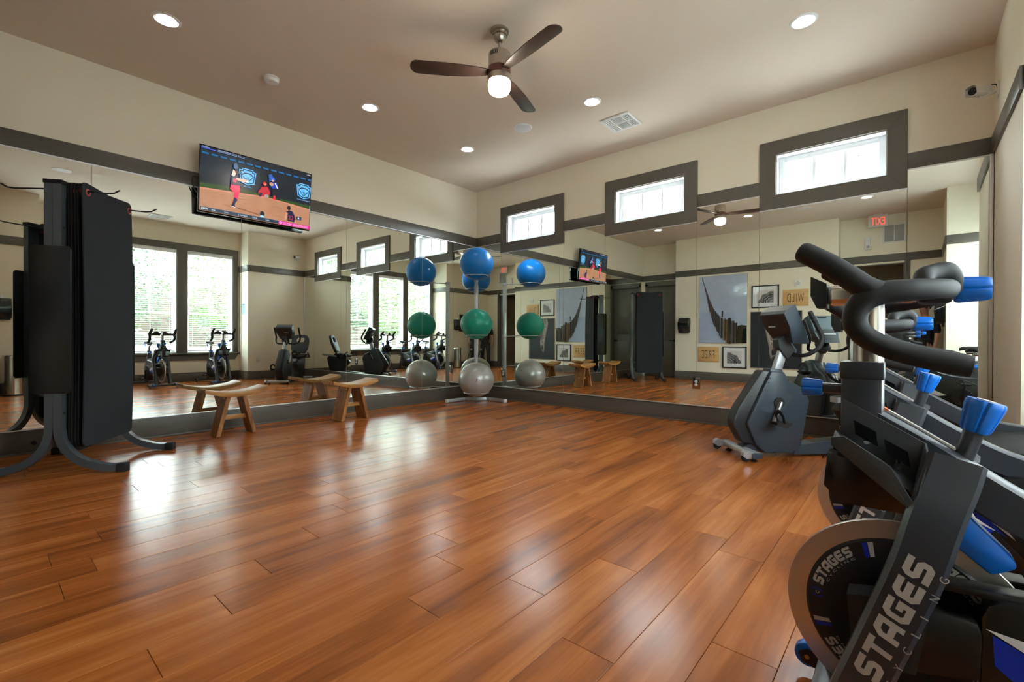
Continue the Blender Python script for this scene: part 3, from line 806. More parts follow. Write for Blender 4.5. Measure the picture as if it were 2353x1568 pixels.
# wall dispenser beside the door, screen + dispenser + bin on the wall beside the camera
def dispenser(loc, rz, label, w=.30, h=.37, d=.17):
    t = thing('towel_dispenser', label, 'dispenser', loc, rz)
    ob('shell', MB().hull([(x * w / 2 * s, y, z) for x in (-1, 1) for s, y, z in ((.93, 0, 0), (.98, 0, h * .8), (.93, 0, h), (.80, d * .8, .0), (.9, d * .85, h * .25), (.9, d, h * .6), (.8, d * .85, h * .93), (.7, d * .6, h))]), GLOSSBLACK, t, smooth=50)
    ob('lower_lip', MB().box((-w * .4, .01, -.022), (w * .4, d * .72, .002), .005), BLACK, t)
    ob('roll_tip', MB().cyl((0, d * .4, h - .005), (0, d * .4, h + .05), .03, .012), WHITE, t)
    return t
dispenser((1.357, YART, 1.225), 0, 'glossy black wipes dispenser on the cream wall beside the door')
dispenser((XS, -5.52, 1.36), pi / 2, 'glossy black towel dispenser on the wall above the steel bin', .28, .36, .15)
t = thing('wall_screen', 'framed dark wall screen on the wall near the steel bin', 'screen', (XS, -5.86, 1.60), pi / 2)
ob('frame', MB().box((-.20, 0, -.31), (.20, .03, .31), .004), TRIM, t)
ob('display', MB().box((-.17, .029, -.05), (.17, .033, .27), .001), GLOSSBLACK, t)
ob('info_card', MB().box((-.15, .029, -.28), (.15, .033, -.07), .001), mat('screen_card', (.12, .12, .10), .5, var=.5, vscale=18), t)
t = thing('trash_can', 'brushed steel round trash can with a black base', 'trash can', (6.135, -5.37, 0))
ob('base', MB().lathe([(0, 0), (.158, 0), (.16, .012), (.155, .03), (0, .03)]), BLACK, t)
ob('drum', MB().lathe([(0, .028), (.15, .028), (.15, .66), (.0, .66)], seg=40), CHROME, t)
ob('lid', MB().lathe([(.152, .655), (.154, .67), (.150, .695), (.135, .715), (.11, .712), (.10, .69), (0, .685)], seg=40), CHROME, t)

# ================================================================== television
TVC = (0.142, -3.718, 2.750)
t = thing('television', 'flat television showing a baseball game on the left wall', 'television', TVC)
mtv = Matrix.Rotation(radians(5.0), 4, 'Y')
TW, TH = 1.215, .712
bez = MB().box((-.022, -TW / 2, -TH / 2), (.018, TW / 2, TH / 2), .004)
ob('housing', bez.xf(mtv), GLOSSBLACK, t)
ob('rear_shell', MB().hull([(x, y, z) for x, y0, z0, z1 in ((-.022, .5, -.3, .2), (-.055, .4, -.24, .12)) for y in (-y0, y0) for z in (z0, z1)]).xf(mtv), BLACK, t)
ob('wall_bracket', MB().box((-.140, -.26, -.14), (-.122, .26, .14), .004).box((-.125, -.2, -.12), (-.04, -.16, .12)).box((-.125, .16, -.12), (-.04, .2, .12)), BLACK, t)
ob('cable', MB().tube([(-.05, -.56, -.02), (-.055, -.63, .02), (-.06, -.645, -.06), (-.06, -.60, -.15), (-.07, -.52, -.2)], .006, sub=6), BLACK, t)
SCR = mat_print('lit_screen', .2, emit=.24, noise=.22, nscale=9)
b = .012
pr = Print(mtv @ Vector((.0186, -TW / 2 + b, -TH / 2 + .016)), mtv @ Vector((0, TW - 2 * b, 0)), mtv @ Vector((0, 0, TH - .016 - b)), mtv @ Vector((1, 0, 0)))
pr.rect(0, 0, 1, 1, (22, 30, 40)); pr.rect(0, .6, .5, 1, (26, 36, 47)); pr.rect(.5, .55, 1, .9, (20, 28, 38))
pr.poly([(0, .36), (.355, .40), (.62, .42), (1, .37), (1, .44), (.71, .446), (.35, .462), (.2, .455), (0, .428)], (44, 70, 30))
pr.poly([(0, 0), (1, 0), (1, .372), (.774, .402), (.528, .425), (.328, .394), (0, .357)], (172, 122, 92))
pr.poly([(0, .33), (.33, .372), (.53, .404), (.77, .38), (1, .35), (1, .372), (.774, .402), (.528, .425), (.328, .394), (0, .357)], (196, 128, 104))
rt = random.Random(5)
for k in range(26):
    u, v = rt.random(), .08 + rt.random() * .27; w_ = .02 + rt.random() * .09
    pr.rect(u, v, min(1, u + w_), v + .004, rt.choice([(150, 98, 70), (190, 146, 116), (128, 80, 56)]))
pr.poly([(.30, .15), (.5, .10), (.52, .085), (.3, .135)], (110, 66, 44))
for k in range(14):
    u = .008 + k * .0735
    pr.rect(u, .878, min(u + .052, .999), .905, (28, 100, 150)); pr.rect(u, .889, min(u + .052, .999), .893, (20, 60, 92))
pr.poly([(0, .955), (.12, .955), (.352, .963), (.352, .995), (0, .995)], (10, 14, 30)); pr.rect(0, .955, .12, .968, (60, 90, 200)); pr.rect(.12, .957, .352, .962, (150, 180, 230)); pr.rect(.348, .957, .352, .985, (150, 180, 230))
pr.text('SOFTBALL', .008, .974, .016, (200, 215, 255), w=.06); pr.text('WORLD SERIES  T 1ST  3-2', .13, .97, .018, (200, 215, 255), w=.19)
pr.text('LIVE', .955, .966, .02, (230, 230, 235), w=.035)
def keystone(u, v, s, cap):
    a = .625
    def q(x, y): return (u + x * s * .58, v + y * s)
    outer = [(-.62, 1), (.62, 1), (.62, .80), (.98, .72), (.80, -.7), (0, -1), (-.80, -.7), (-.98, .72), (-.62, .80)]
    for sc, c in ((1.0, (96, 178, 238)), (.88, (14, 26, 44)), (.76, (96, 178, 238))): pr.poly([q(x * sc, y * sc) for x, y in outer], c)
    pr.poly([q(-.4, .5), q(.4, .5), q(.4, .38), q(-.4, .38)], (140, 40, 70))
    arc = [(.62 * cos(radians(20 + k * 14)), -.05 + .45 * sin(radians(20 + k * 14))) for k in range(11)]
    arc2 = [(.74 * cos(radians(20 + k * 14)), -.05 + .56 * sin(radians(20 + k * 14))) for k in range(10, -1, -1)]
    pr.poly([q(x, y) for x, y in arc + arc2], (14, 26, 44))
    for s1 in (-1, 1): pr.poly([q(s1 * .62, .05), q(s1 * .5, .05), q(0, -.52), q(0, -.66)], (14, 26, 44))
    pr.poly([q(0, .02), q(.2, -.16), q(0, -.34), q(-.2, -.16)], (14, 26, 44)); pr.poly([q(0, -.06), q(.11, -.16), q(0, -.26), q(-.11, -.16)], (96, 178, 238))
    pr.text(cap, u, v - s * 1.26, .024, (120, 190, 245), w=.07 if cap[0] == '#' else .13, align='C')
keystone(.386, .672, .135, '#LLWS'); keystone(.925, .66, .135, 'LittleLeague')
# players
SK, NAVY, RED = (196, 140, 112), (24, 30, 62), (214, 36, 60)
pr.poly([(.243, .49), (.322, .50), (.318, .39), (.305, .28), (.27, .285), (.275, .37), (.238, .42)], (238, 30, 84)); pr.poly([(.275, .3), (.306, .27), (.28, .19), (.289, .145), (.251, .155), (.262, .2)], NAVY); pr.poly([(.25, .155), (.289, .145), (.29, .135), (.25, .142)], (210, 200, 190))
pr.poly([(.249, .64), (.295, .665), (.32, .55), (.32, .50), (.244, .494)], NAVY); pr.poly([(.26, .6), (.29, .6), (.29, .54), (.26, .54)], (190, 60, 90))
pr.poly([(.245, .64), (.26, .74), (.29, .70), (.27, .63)], (214, 190, 180)); pr.poly([(.285, .62), (.368, .625), (.386, .59), (.345, .57), (.29, .585)], (216, 170, 146)); pr.ell(.294, .71, .017, .035, (70, 46, 40)); pr.ell(.28, .80, .018, .05, (70, 100, 130)); pr.ell(.384, .60, .01, .018, (225, 225, 235))
pr.poly([(.513, .57), (.565, .59), (.592, .506), (.581, .436), (.55, .42), (.493, .41), (.48, .47)], (186, 38, 52)); pr.ell(.54, .63, .018, .034, (200, 36, 52)); pr.ell(.545, .62, .009, .018, SK); pr.ell(.56, .43, .022, .03, (150, 140, 135)); pr.poly([(.49, .47), (.52, .46), (.51, .40), (.49, .40)], NAVY)
pr.poly([(.572, .80), (.60, .82), (.62, .74), (.58, .68)], (40, 90, 160)); pr.poly([(.585, .67), (.653, .70), (.665, .6), (.62, .57), (.6, .6)], (30, 58, 170)); pr.poly([(.64, .69), (.665, .6), (.655, .6), (.63, .68)], (220, 225, 235)); pr.poly([(.61, .58), (.662, .6), (.655, .5), (.69, .41), (.675, .41), (.635, .48), (.622, .42), (.612, .47)], (20, 22, 34)); pr.poly([(.624, .47), (.642, .47), (.646, .40), (.622, .39)], (226, 40, 62)); pr.ell(.612, .735, .02, .04, (44, 96, 210)); pr.ell(.612, .715, .011, .02, SK); pr.ell(.60, .65, .02, .03, SK)
pr.poly([(.75, .24), (.785, .27), (.817, .26), (.835, .2), (.85, .08), (.77, .08), (.765, .16)], NAVY); pr.poly([(.75, .235), (.768, .22), (.765, .12), (.745, .08), (.74, .14)], SK); pr.ell(.778, .31, .017, .04, (36, 28, 26)); pr.text('22', .80, .11, .07, (200, 60, 80), w=.05, align='C'); pr.ell(.845, .09, .007, .03, SK)
pr.ell(.524, .115, .022, .045, (22, 26, 34)); pr.ell(.524, .075, .02, .018, (150, 210, 225))
pr.rect(0, 0, 1, .056, (38, 56, 74)); pr.rect(0, .052, 1, .056, (90, 110, 130))
for s_, u, w_ in (('ESPN', .008, .055), ('MLB', .09, .03), ('NFL', .205, .025), ('TOP NEWS', .325, .065), ('MLB', .447, .03), ('NFL', .568, .025)):
    pr.text(s_, u, .016, .028 if s_ == 'ESPN' else .02, (226, 232, 238), w=w_, bold=.02 if s_ == 'ESPN' else 0, shear=.25 if s_ == 'ESPN' else 0)
for u in (.195, .315, .437, .558): pr.rect(u, .008, u + .003, .048, (170, 190, 205))
pr.rect(.68, .0, 1, .057, (214, 16, 140)); pr.ell(.70, .028, .012, .02, (250, 200, 235)); pr.ell(.70, .028, .007, .012, (214, 16, 140)); pr.text('Little League', .72, .026, .02, (255, 235, 250), w=.09); pr.text('WORLD SERIES', .72, .008, .012, (255, 220, 245), w=.08); pr.rect(.82, .006, .822, .05, (255, 220, 245)); pr.text('REGION FINAL TODAY', .83, .032, .014, (255, 225, 245), w=.15); pr.text('SEMIFINAL TOMORROW', .83, .01, .016, (255, 225, 245), w=.15)
pr.rect(.848, .13, .906, .187, (40, 62, 92)); pr.poly([(.868, .15), (.882, .138), (.882, .178), (.868, .166)], (230, 235, 240)); pr.rect(.89, .156, .897, .16, (230, 235, 240))
pr.build('screen_picture', SCR, t)

# ================================================================== benches
BENCH = mat_wood('golden_teak', lin((118, 72, 34)), lin((178, 126, 66)), lin((208, 160, 96)), rough=.42, axis=1, rand=.05, scale=2.2, bump=.04)
BENCHX = mat_wood('golden_teak_upright', lin((104, 60, 28)), lin((158, 104, 54)), lin((190, 136, 80)), rough=.45, axis=2, rand=.12, scale=2.0, bump=.04)
def bench(loc, label, dx, L):
    t = thing('wooden_stool', label, 'stool', loc, 0, 'curved wooden stools')
    hx = dx / 2; hl = L / 2; N = 14
    top = []; bot = []
    for k in range(N + 1):
        y = -hl + L * k / N; z = .457 + .052 * (y / hl) ** 2
        top.append((y, z)); bot.append((y, z - .046 + .006 * (y / hl) ** 2))
    ob('seat', MB().prism(top + bot[::-1], -hx - .015, hx + .015, 'yz', .003), BENCH, t, smooth=25)
    lw = hx - .015
    for s in (-1, 1):
        y0, y1 = s * .175, s * .075
        ob('leg', MB().hull([(x, y, z) for x in (-lw, lw) for y, z in ((y0 - .02, 0.006), (y0 + .02, .006), (y1 - .02, .418), (y1 + .02, .418))]), BENCHX, t)
        ob('foot_pad', MB().cyl((-lw + .015, y0, 0), (-lw + .015, y0, .008), .007, seg=10).cyl((lw - .015, y0, 0), (lw - .015, y0, .008), .007, seg=10), RUBBER, t)
        ob('cleat', MB().box((-.05, s * .095 - .02, .388), (lw - .035, s * .095 + .014, .415), .002), BENCH, t)
    ob('stretcher', MB().box((-.02, -.15, .165), (.02, .15, .21), .003), BENCH, t)
    return t
bench((.405, -4.068, 0), 'curved wooden stool nearer the mat rack', .23, .60)
bench((.487, -2.74, 0), 'curved wooden stool nearer the ball rack', .275, .62)

# ================================================================== ball rack and balls
t = thing('ball_rack', 'silver upright ball rack standing in the mirrored corner', 'ball rack', (0, 0, 0))
bs = MB()
bp_ = [(.283, -.915), (.30, -.56), (.56, -.30), (.935, -.29)]
hs = .026
for p, q in zip(bp_, bp_[1:]): bs.bar((*p, .031), (*q, .031), .05, .052, .004, ext=.02)
ob('base', bs, ALU, t)
ob('end_cap', MB().box((.256, -.955, .004), (.31, -.925, .06), .004), WHITE, t); ob('end_cap', MB().box((.94, -.318, .004), (.972, -.262, .06), .004), WHITE, t)
ob('post', MB().bar((.36, -.36, .02), (.36, -.36, 2.035), .058, .07, .004, up=(1, -1, 0)).bar((.40, -.40, .035), (.36, -.36, .035), .05, .05, ext=.03), ALU, t)
ob('post_cap', MB().bar((.36, -.36, 2.03), (.36, -.36, 2.045), .062, .074, .003, up=(1, -1, 0)), RUBBER, t)
BALLS = [(.70, -.69, 2.222, .266), (.692, -.682, 1.268, .252), (.694, -.683, .385, .283)]
RINGZ = [-.192, -.178, -.205]
for (x, y, z, r), dz in zip(BALLS, RINGZ):
    rr = math.sqrt(r * r - dz * dz) + .004; zc = z + dz
    ob('ring', MB().tube([(x + rr * cos(2 * pi * k / 36), y + rr * sin(2 * pi * k / 36), zc) for k in range(36)], .0065, seg=8, closed=True), ALU, t)
    dn = Vector((1, -1, 0)).normalized(); a0 = Vector((.36, -.36, zc - .012)); a1 = Vector((x, y, zc)) - dn * rr
    ob('arm', MB().tube([a0 - dn * .03, a0, a1], .009, seg=10), ALU, t)
    ob('clamp_collar', MB().bar((.36, -.36, zc - .035), (.36, -.36, zc + .012), .066, .078, .003, up=(1, -1, 0)), ALU, t)
    ob('bolt', MB().cyl(Vector((.36, -.36, zc - .012)) + dn * .036, Vector((.36, -.36, zc - .012)) + dn * .05, .011, seg=10), BLACK, t)
ob('warning_label', MB().bar((.36, -.36, 1.50), (.36, -.36, 1.58), .0592, .05, up=(1, -1, 0)), mat('label_print', (.5, .5, .55), .5), t)
BM = [mat('blue_ball_vinyl', (.0, .20, .66), .3, bump=.02, bscale=14, stretch=(1, 1, 6)), mat('green_ball_vinyl', (.0, .30, .215), .3, bump=.02, bscale=14, stretch=(1, 1, 6)), mat('silver_ball_vinyl', (.44, .44, .43), .3, metal=.3, bump=.02, bscale=14, stretch=(1, 1, 6))]
BL = ['blue exercise ball on top of the corner rack', 'green exercise ball in the middle of the corner rack', 'silver grey exercise ball lowest on the corner rack']
for (x, y, z, r), m_, lb, dz in zip(BALLS, BM, BL, RINGZ):
    t = thing('exercise_ball', lb, 'exercise ball', (x, y, z), radians(-45), 'exercise balls on the rack')
    b = MB().sphere((0, 0, 0), r, (1, 1, .965), 48, 32)
    ob('skin', b, m_, t, smooth=180)
    ob('valve_plug', MB().cyl((.0, 0, -r * .965 - .001), (0, 0, -r * .965 + .004), .009), WHITE, t)
    if 'silver' in lb:
        lr = r + .0008
        def sp(u, v):
            q = Vector((1, u, v)).normalized() * lr; return (q.x, q.y, q.z * .966)
        lm = MB()
        lm.face([sp(-.02, .12), sp(.07, .17), sp(.07, .13), sp(.02, .10)]); ob('logo_mark', lm, mat('red_logo_print', (.6, .02, .03), .4), t)
        lm = MB(); lm.face([sp(0, .08), sp(.08, .11), sp(.06, .06), sp(.02, .03)]).face([sp(-.02, .02), sp(.06, .03), sp(.03, -.02), sp(-.02, -.01)]); ob('logo_mark', lm, mat('grey_logo_print', (.1, .1, .11), .4), t)
# ================================================================== mat rack with hanging mats
RX, RY, RZ = .762, -5.274, math.atan2(-.6, .8)
t = thing('mat_rack', 'slate grey mat rack with curved feet near the left mirror', 'mat rack', (RX, RY, 0), RZ)
RACKM = mat('blue_grey_rack_paint', (.062, .076, .094), .36, coat=.3, coat_rough=.25)
sect = [(-.027, -.027), (.027, -.027), (.027, .027), (-.027, .027)]
for sx in (-1, 1):
    x = sx * .36
    for sy in (-1, 1):
        pts = [(x, sy * .028, 2.19), (x, sy * .028, 1.2), (x, sy * .028, .36)]
        R = .30
        for k in range(1, 11):
            a = radians(k * 8.6)
            pts.append((x, sy * (.028 + R * (1 - cos(a))), .345 - R * sin(a) * .98))
        ye = pts[-1][1] if sy > 0 else -pts[-1][1]
        pts[-1] = (x, sy * ye, .043)
        pts.append((x, sy * (ye + .06), .034)); pts.append((x, sy * (ye + .13), .034))
        leg = ob('leg', MB().tube(pts, 1.0, sect=sect, up=(1, 0, 0)), RACKM, t, smooth=30)
        ob('foot_cap', MB().box((x - .031, min(sy * (ye + .10), sy * (ye + .165)), 0), (x + .031, max(sy * (ye + .10), sy * (ye + .165)), .064), .004), RUBBER, leg)
    ob('post_cap', MB().box((x - .032, -.06, 2.185), (x + .032, .06, 2.215), .003), RUBBER, t)
    px = sx * .405
    ob('side_board', MB().prism([(-.13, .64), (-.115, .615), (.115, .615), (.13, .64), (.13, 1.69), (.115, 1.715), (-.115, 1.715), (-.13, 1.69)], px - .008, px + .008, 'yz', .002), mat('black_laminate_board', (.010, .010, .011), .35), t)
    ob('board_bolt', MB().cyl((sx * .385, 0, .8), (sx * .40, 0, .8), .012).cyl((sx * .385, 0, 1.5), (sx * .40, 0, 1.5), .012), BLACK, t)
    for z in (1.86, .46): ob('bolt', MB().cyl((x, .054, z), (x, .06, z), .009, seg=10), BLACK, t)
ob('crossbar', MB().box((-.36, -.02, 2.15), (.36, .02, 2.19), .003), BLACK, t)
ob('lower_crossbar', MB().box((-.35, -.02, .42), (.35, .02, .46), .003), GREYFRAME, t)
for x in (-.24, .295):
    for sy in (-1, 1):
        ob('hook', MB().tube([(x, 0, 2.17), (x, sy * .10, 2.165), (x, sy * .30, 2.155), (x, sy * .345, 2.16), (x, sy * .385, 2.185)], .006, seg=8), BLACK, t)
MATM = mat('charcoal_ribbed_mat', (.017, .0215, .027), .8, spec=.35, bump=.5, bscale=110, stretch=(.35, 1, 4.0))
MATE = mat('charcoal_mat_plain', (.008, .009, .0105), .85, bump=.1, bscale=200)
GROM = mat('red_grommet', (.42, .03, .022), .4)
labels = ['black exercise mat hanging frontmost on the rack, its ribbed face showing', 'black exercise mat hanging second behind the frontmost mat', 'black exercise mat hanging third behind the frontmost mat', 'black exercise mat hanging fourth behind the frontmost mat', 'black exercise mat hanging fifth behind the frontmost mat', 'black exercise mat hanging against the rack crossbar']
YM = [.168, .128, .108, .088, .070, .050]
for k, (ym, lb) in enumerate(zip(YM, labels)):
    rm = random.Random(40 + k)
    t = thing('exercise_mat', lb, 'exercise mat', (RX + .6 * ym, RY + .8 * ym, 0), RZ, 'exercise mats on the rack')
    x0, x1 = -.275 + rm.uniform(-.006, .006), .355 + rm.uniform(-.006, .006)
    if k: x1 -= .015
    z0, z1 = .205 + rm.uniform(-.008, .008) + (.0 if k == 0 else -.01), 2.225
    def wob(x, z):
        u = (2.16 - z) / 2
        d = .016 * sin(u * 3.0) * (1 if k == 0 else .4)
        if k == 0: d += .010 * (1 - abs((x - .04) / .32) ** 2) * (1 if z < 2.1 else .4)
        return d
    bm_ = bmesh.new(); nx, nz, th = 12, 40, .0085; r = .05
    ZZ = sorted(set([z0 + q for q in (0, .0025, .007, .014, .023, .034, .05)] + [z1 - q for q in (0, .0025, .007, .014, .023, .034, .05)] + [z0 + .05 + (z1 - z0 - .1) * q / 34 for q in range(1, 34)])); nz = len(ZZ) - 1
    G = []
    for f_ in (1, -1):
        row = []
        for j in range(nz + 1):
            z = ZZ[j]; rw = []
            inset = 0
            for zz in (z - z0, z1 - z):
                if zz < r: inset = max(inset, r - math.sqrt(max(0, r * r - (r - zz) ** 2)))
            for i in range(nx + 1):
                x = x0 + inset + (x1 - x0 - 2 * inset) * i / nx
                zs = z - (.02 * (1 - abs((x - .04) / .3)) if z > 2.17 else 0) * 1.0
                rw.append(bm_.verts.new((x, wob(x, z) + f_ * th / 2, zs)))
            row.append(rw)
        G.append(row)
    for j in range(nz):
        for i in range(nx):
            a = G[0][j]; b = G[0][j + 1]; bm_.faces.new((a[i + 1], a[i], b[i], b[i + 1]))
            a = G[1][j]; b = G[1][j + 1]; bm_.faces.new((a[i], a[i + 1], b[i + 1], b[i]))
        for i in (0, nx):
            bm_.faces.new((G[0][j][i], G[1][j][i], G[1][j + 1][i], G[0][j + 1][i]))
    for j in (0, nz):
        for i in range(nx): bm_.faces.new((G[0][j][i], G[0][j][i + 1], G[1][j][i + 1], G[1][j][i]))
    bmesh.ops.recalc_face_normals(bm_, faces=bm_.faces)
    mb = MB(); mb.bm.free(); mb.bm = bm_
    ob('mat_sheet', mb, MATM if k == 0 else MATE, t, smooth=50)
    for gx in (-.24, .295):
        ob('grommet', MB().tube([(gx + .023 * cos(2 * pi * q / 20), wob(gx, 2.155), 2.153 + .023 * sin(2 * pi * q / 20)) for q in range(20)], .0075, seg=8, closed=True), GROM, t)
        ob('eyelet_hole', MB().cyl((gx, wob(gx, 2.155) - .0055, 2.153), (gx, wob(gx, 2.155) + .0055, 2.153), .017), RUBBER, t)

# ================================================================== pictures on the front wall (they face the mirrors)
FR = mat('black_picture_frame', (.008, .008, .009), .35)
CANV = mat('canvas_edge', (.55, .48, .38), .7)
def art(label, cat, x0, x1, z0, z1, d=.03):
    t = thing('wall_picture' if cat == 'picture' else 'wooden_sign', label, cat, ((x0 + x1) / 2, YART, (z0 + z1) / 2), 0, None)
    w, h = x1 - x0, z1 - z0
    pr = lambda y, m=0: Print((-w / 2 + m, y, -h / 2 + m), (w - 2 * m, 0, 0), (0, 0, h - 2 * m), (0, 1, 0))
    return t, w, h, pr
t, w, h, P_ = art('tall glossy picture of a curving row of weathered wooden posts', 'picture', 1.735, 2.862, .952, 2.635)
ob('panel', MB().box((-w / 2, 0, -h / 2), (w / 2, .03, h / 2), .002), CANV, t)
pr = P_(.0305); pr.rect(0, 0, 1, 1, (176, 188, 212)); pr.rect(0, 0, .75, .45, (166, 180, 208))
ra = random.Random(11)
pth = [(.063, 1.0, .93), (.10, .90, .87), (.14, .82, .75), (.185, .73, .60), (.225, .645, .48), (.27, .58, .38), (.32, .50, .27), (.365, .445, .20), (.41, .42, .15), (.46, .37, .07), (.51, .355, .04), (.565, .35, .01), (.62, .355, .0), (.68, .33, .0), (.74, .30, .0), (.80, .28, .0)]
for i in range(len(pth) - 1):
    a, b = pth[i], pth[i + 1]; nsub = 5 if i < 6 else (2 if i < 9 else 1)
    for k in range(nsub):
        f_ = (k + ra.random() * .3) / nsub
        u = a[0] + (b[0] - a[0]) * f_; tp = a[1] + (b[1] - a[1]) * f_; bt = a[2] + (b[2] - a[2]) * f_
        wd = max(.007, (b[0] - a[0]) / nsub * (.82 if i < 11 else 1.0)); bt += ra.uniform(-.012, .012)
        c = ra.choice([(74, 60, 46), (98, 74, 46), (52, 46, 42), (120, 92, 58), (88, 80, 74)])
        pr.poly([(u, bt), (u + wd, bt), (u + wd * 1.02, tp + ra.uniform(-.012, .012)), (u + .05 * wd, tp + ra.uniform(-.012, .012))], c)
        pr.poly([(u + wd * .62, bt), (u + wd, bt), (u + wd * 1.02, tp), (u + wd * .7, tp)], tuple(int(q * .5) for q in c))
pr.poly([(.79, 0), (1, 0), (1, .25), (.90, .262), (.82, .25)], (58, 50, 38)); pr.poly([(.9, 0), (1, 0), (1, .22), (.93, .2)], (30, 28, 24)); pr.poly([(.488, .378), (.515, .378), (.523, .472), (.49, .473)], (66, 56, 44))
pr.build('print', mat_print('glossy_posts_print', .15, coat=.6, noise=.12, nscale=5), t)

def ring_print(label, x0, x1, z0, z1, flip):
    t, w, h, P_ = art(label, 'picture', x0, x1, z0, z1)
    fw = .026
    ob('frame', MB().box((-w / 2, 0, -h / 2), (w / 2, .03, -h / 2 + fw), .002).box((-w / 2, 0, h / 2 - fw), (w / 2, .03, h / 2), .002).box((-w / 2, 0, -h / 2), (-w / 2 + fw, .03, h / 2), .002).box((w / 2 - fw, 0, -h / 2), (w / 2, .03, h / 2), .002), FR, t)
    pr = P_(.012, .02); pr.rect(0, 0, 1, 1, (222, 222, 224)); pr.rect(.17, .18, .83, .81, (205, 200, 200))
    cx, cy = (.83, .2) if not flip else (.18, .2)
    sg = -1 if not flip else 1
    rr = random.Random(8)
    for k in range(26):
        R = .48 * (1 - k / 26)
        pts = []
        for q in range(19):
            a = radians(q * 5)
            wv = 1 + .05 * sin(q * .9 + k * .35) + .02 * rr.random()
            pts.append((cx + sg * R * cos(a) * wv * (.62 / .48 * .93), cy + R * sin(a) * wv * 1.08))
        pr.poly(pts + [(cx, cy)], (24, 24, 26) if k % 2 == 0 else rr.choice([(150, 150, 152), (90, 90, 92), (190, 190, 190)]))
    pr.build('print', mat_print('ring_print_%d' % flip, .25, coat=.3, noise=.3, nscale=30), t)
ring_print('framed black and white tree ring print beside the WILD sign', 2.957, 3.539, 1.788, 2.318, 0)
ring_print('framed black and white tree ring print beside the FREE sign', 2.30, 2.858, .335, .868, 1)
PINE = mat_wood('pale_pine_board', lin((190, 146, 92)), lin((208, 166, 110)), lin((222, 184, 130)), rough=.55, axis=0, scale=1.2, rand=.05)
BURN = mat('burnt_lettering', (.03, .02, .014), .7)
def sign(label, word, x0, x1, z0, z1, tw, th):
    t, w, h, _ = art(label, 'sign', x0, x1, z0, z1)
    ob('board', MB().box((-w / 2, 0, -h / 2), (w / 2, .02, h / 2), .003), PINE, t)
    m = MB(); text_mb(m, word, lambda x, y: (tw / 2 - x, .0206, -th / 2 + y), tw, th, spacing=1.25, bold=-.012)
    ob('lettering', m, BURN, t, smooth=0)
sign('pale wooden sign lettered WILD', 'WILD', 3.618, 4.12, 1.805, 2.18, .33, .19)
sign('pale wooden sign lettered FREE', 'FREE', 1.702, 2.215, .468, .852, .31, .19)
t, w, h, P_ = art('dark picture of a pale horse muzzle on black', 'picture', 2.935, 4.008, .36, 1.706)
ob('panel', MB().box((-w / 2, 0, -h / 2), (w / 2, .03, h / 2), .002), mat('pale_canvas_rim', (.42, .36, .30), .6), t)
pr = P_(.0305, .012); pr.rect(0, 0, 1, 1, (22, 28, 36))
pr.poly([(.26, .99), (.23, .88), (.25, .80), (.30, .67), (.345, .49), (.375, .37), (.385, .25), (.41, .15), (.44, .15), (.48, .21), (.53, .33), (.555, .42), (.53, .55), (.50, .70), (.46, .82), (.43, .92), (.40, .99)], (132, 120, 114))
pr.poly([(.28, .92), (.26, .85), (.29, .78), (.33, .64), (.37, .50), (.40, .40), (.44, .5), (.42, .65), (.38, .8), (.36, .92)], (168, 154, 146))
pr.poly([(.44, .9), (.47, .78), (.50, .62), (.53, .48), (.50, .42), (.47, .55), (.44, .72), (.41, .88)], (84, 78, 76))
pr.poly([(.42, .30), (.45, .34), (.49, .33), (.50, .27), (.46, .22), (.43, .24)], (20, 20, 22)); pr.poly([(.40, .16), (.44, .15), (.48, .21), (.45, .20)], (60, 56, 56))
for k in range(12):
    u = .24 + .012 * k; pr.poly([(u, .86 + .01 * (k % 3)), (u + .006, .86), (u + .05, .99), (u + .042, .99)], ra.choice([(200, 190, 184), (150, 140, 136), (60, 56, 54)]))
for k in range(16):
    v = .82 - k * .03; u = .30 + k * .0085; pr.poly([(u, v), (u + .05, v - .012), (u + .08, v - .05), (u + .03, v - .03)], ra.choice([(186, 172, 164), (112, 102, 98), (150, 138, 130)]))
pr.build('print', mat_print('horse_print', .6, coat=.0, noise=.12, nscale=6), t)
# ================================================================== spin bikes (built once, facing -x)
STAGE = 'STAGES'
MATTE = mat('matte_black_insert', (.003, .003, .003), 1.0, spec=.0)
def knob(name, base, axis, r0, r1, L, parent, lobes=6):
    """lobed plastic knob: r0 at the stem end, r1 at the far end"""
    z = Vector(axis).normalized(); x = Vector((0, 1, 0)); x = (x - z * x.dot(z)).normalized(); y = z.cross(x); b = Vector(base)
    t = bmesh.new(); rings = []; n = lobes * 8
    for h, s in ((0, .86), (.06, .96), (.14, 1), (.80, 1), (.93, .97), (1.0, .88)):
        r = r0 + (r1 - r0) * h
        rings.append([t.verts.new(b + z * (L * h) + (x * cos(2 * pi * k / n) + y * sin(2 * pi * k / n)) * r * s * (1 - (.13 if .05 < h < .96 else .07) * max(0, cos(lobes * 2 * pi * k / n)) ** 6)) for k in range(n)])
    for a, c in zip(rings, rings[1:]):
        for k in range(n): t.faces.new((a[k], a[(k + 1) % n], c[(k + 1) % n], c[k]))
    t.faces.new(rings[0][::-1]); t.faces.new(rings[-1])
    bmesh.ops.recalc_face_normals(t, faces=t.faces)
    m = MB(); m.merge(t)
    return ob(name, m, BLUE, parent, smooth=40)
BIKEL = ['indoor cycling bike nearest the camera, cropped by the right edge', 'indoor cycling bike in the middle of the window row', 'indoor cycling bike farthest from the camera, next to the recumbent bike']
bike = thing('exercise_bike', BIKEL[0], 'exercise bike', (5.84, -4.38, 0), 0, 'indoor cycling bikes by the windows')
B = bike
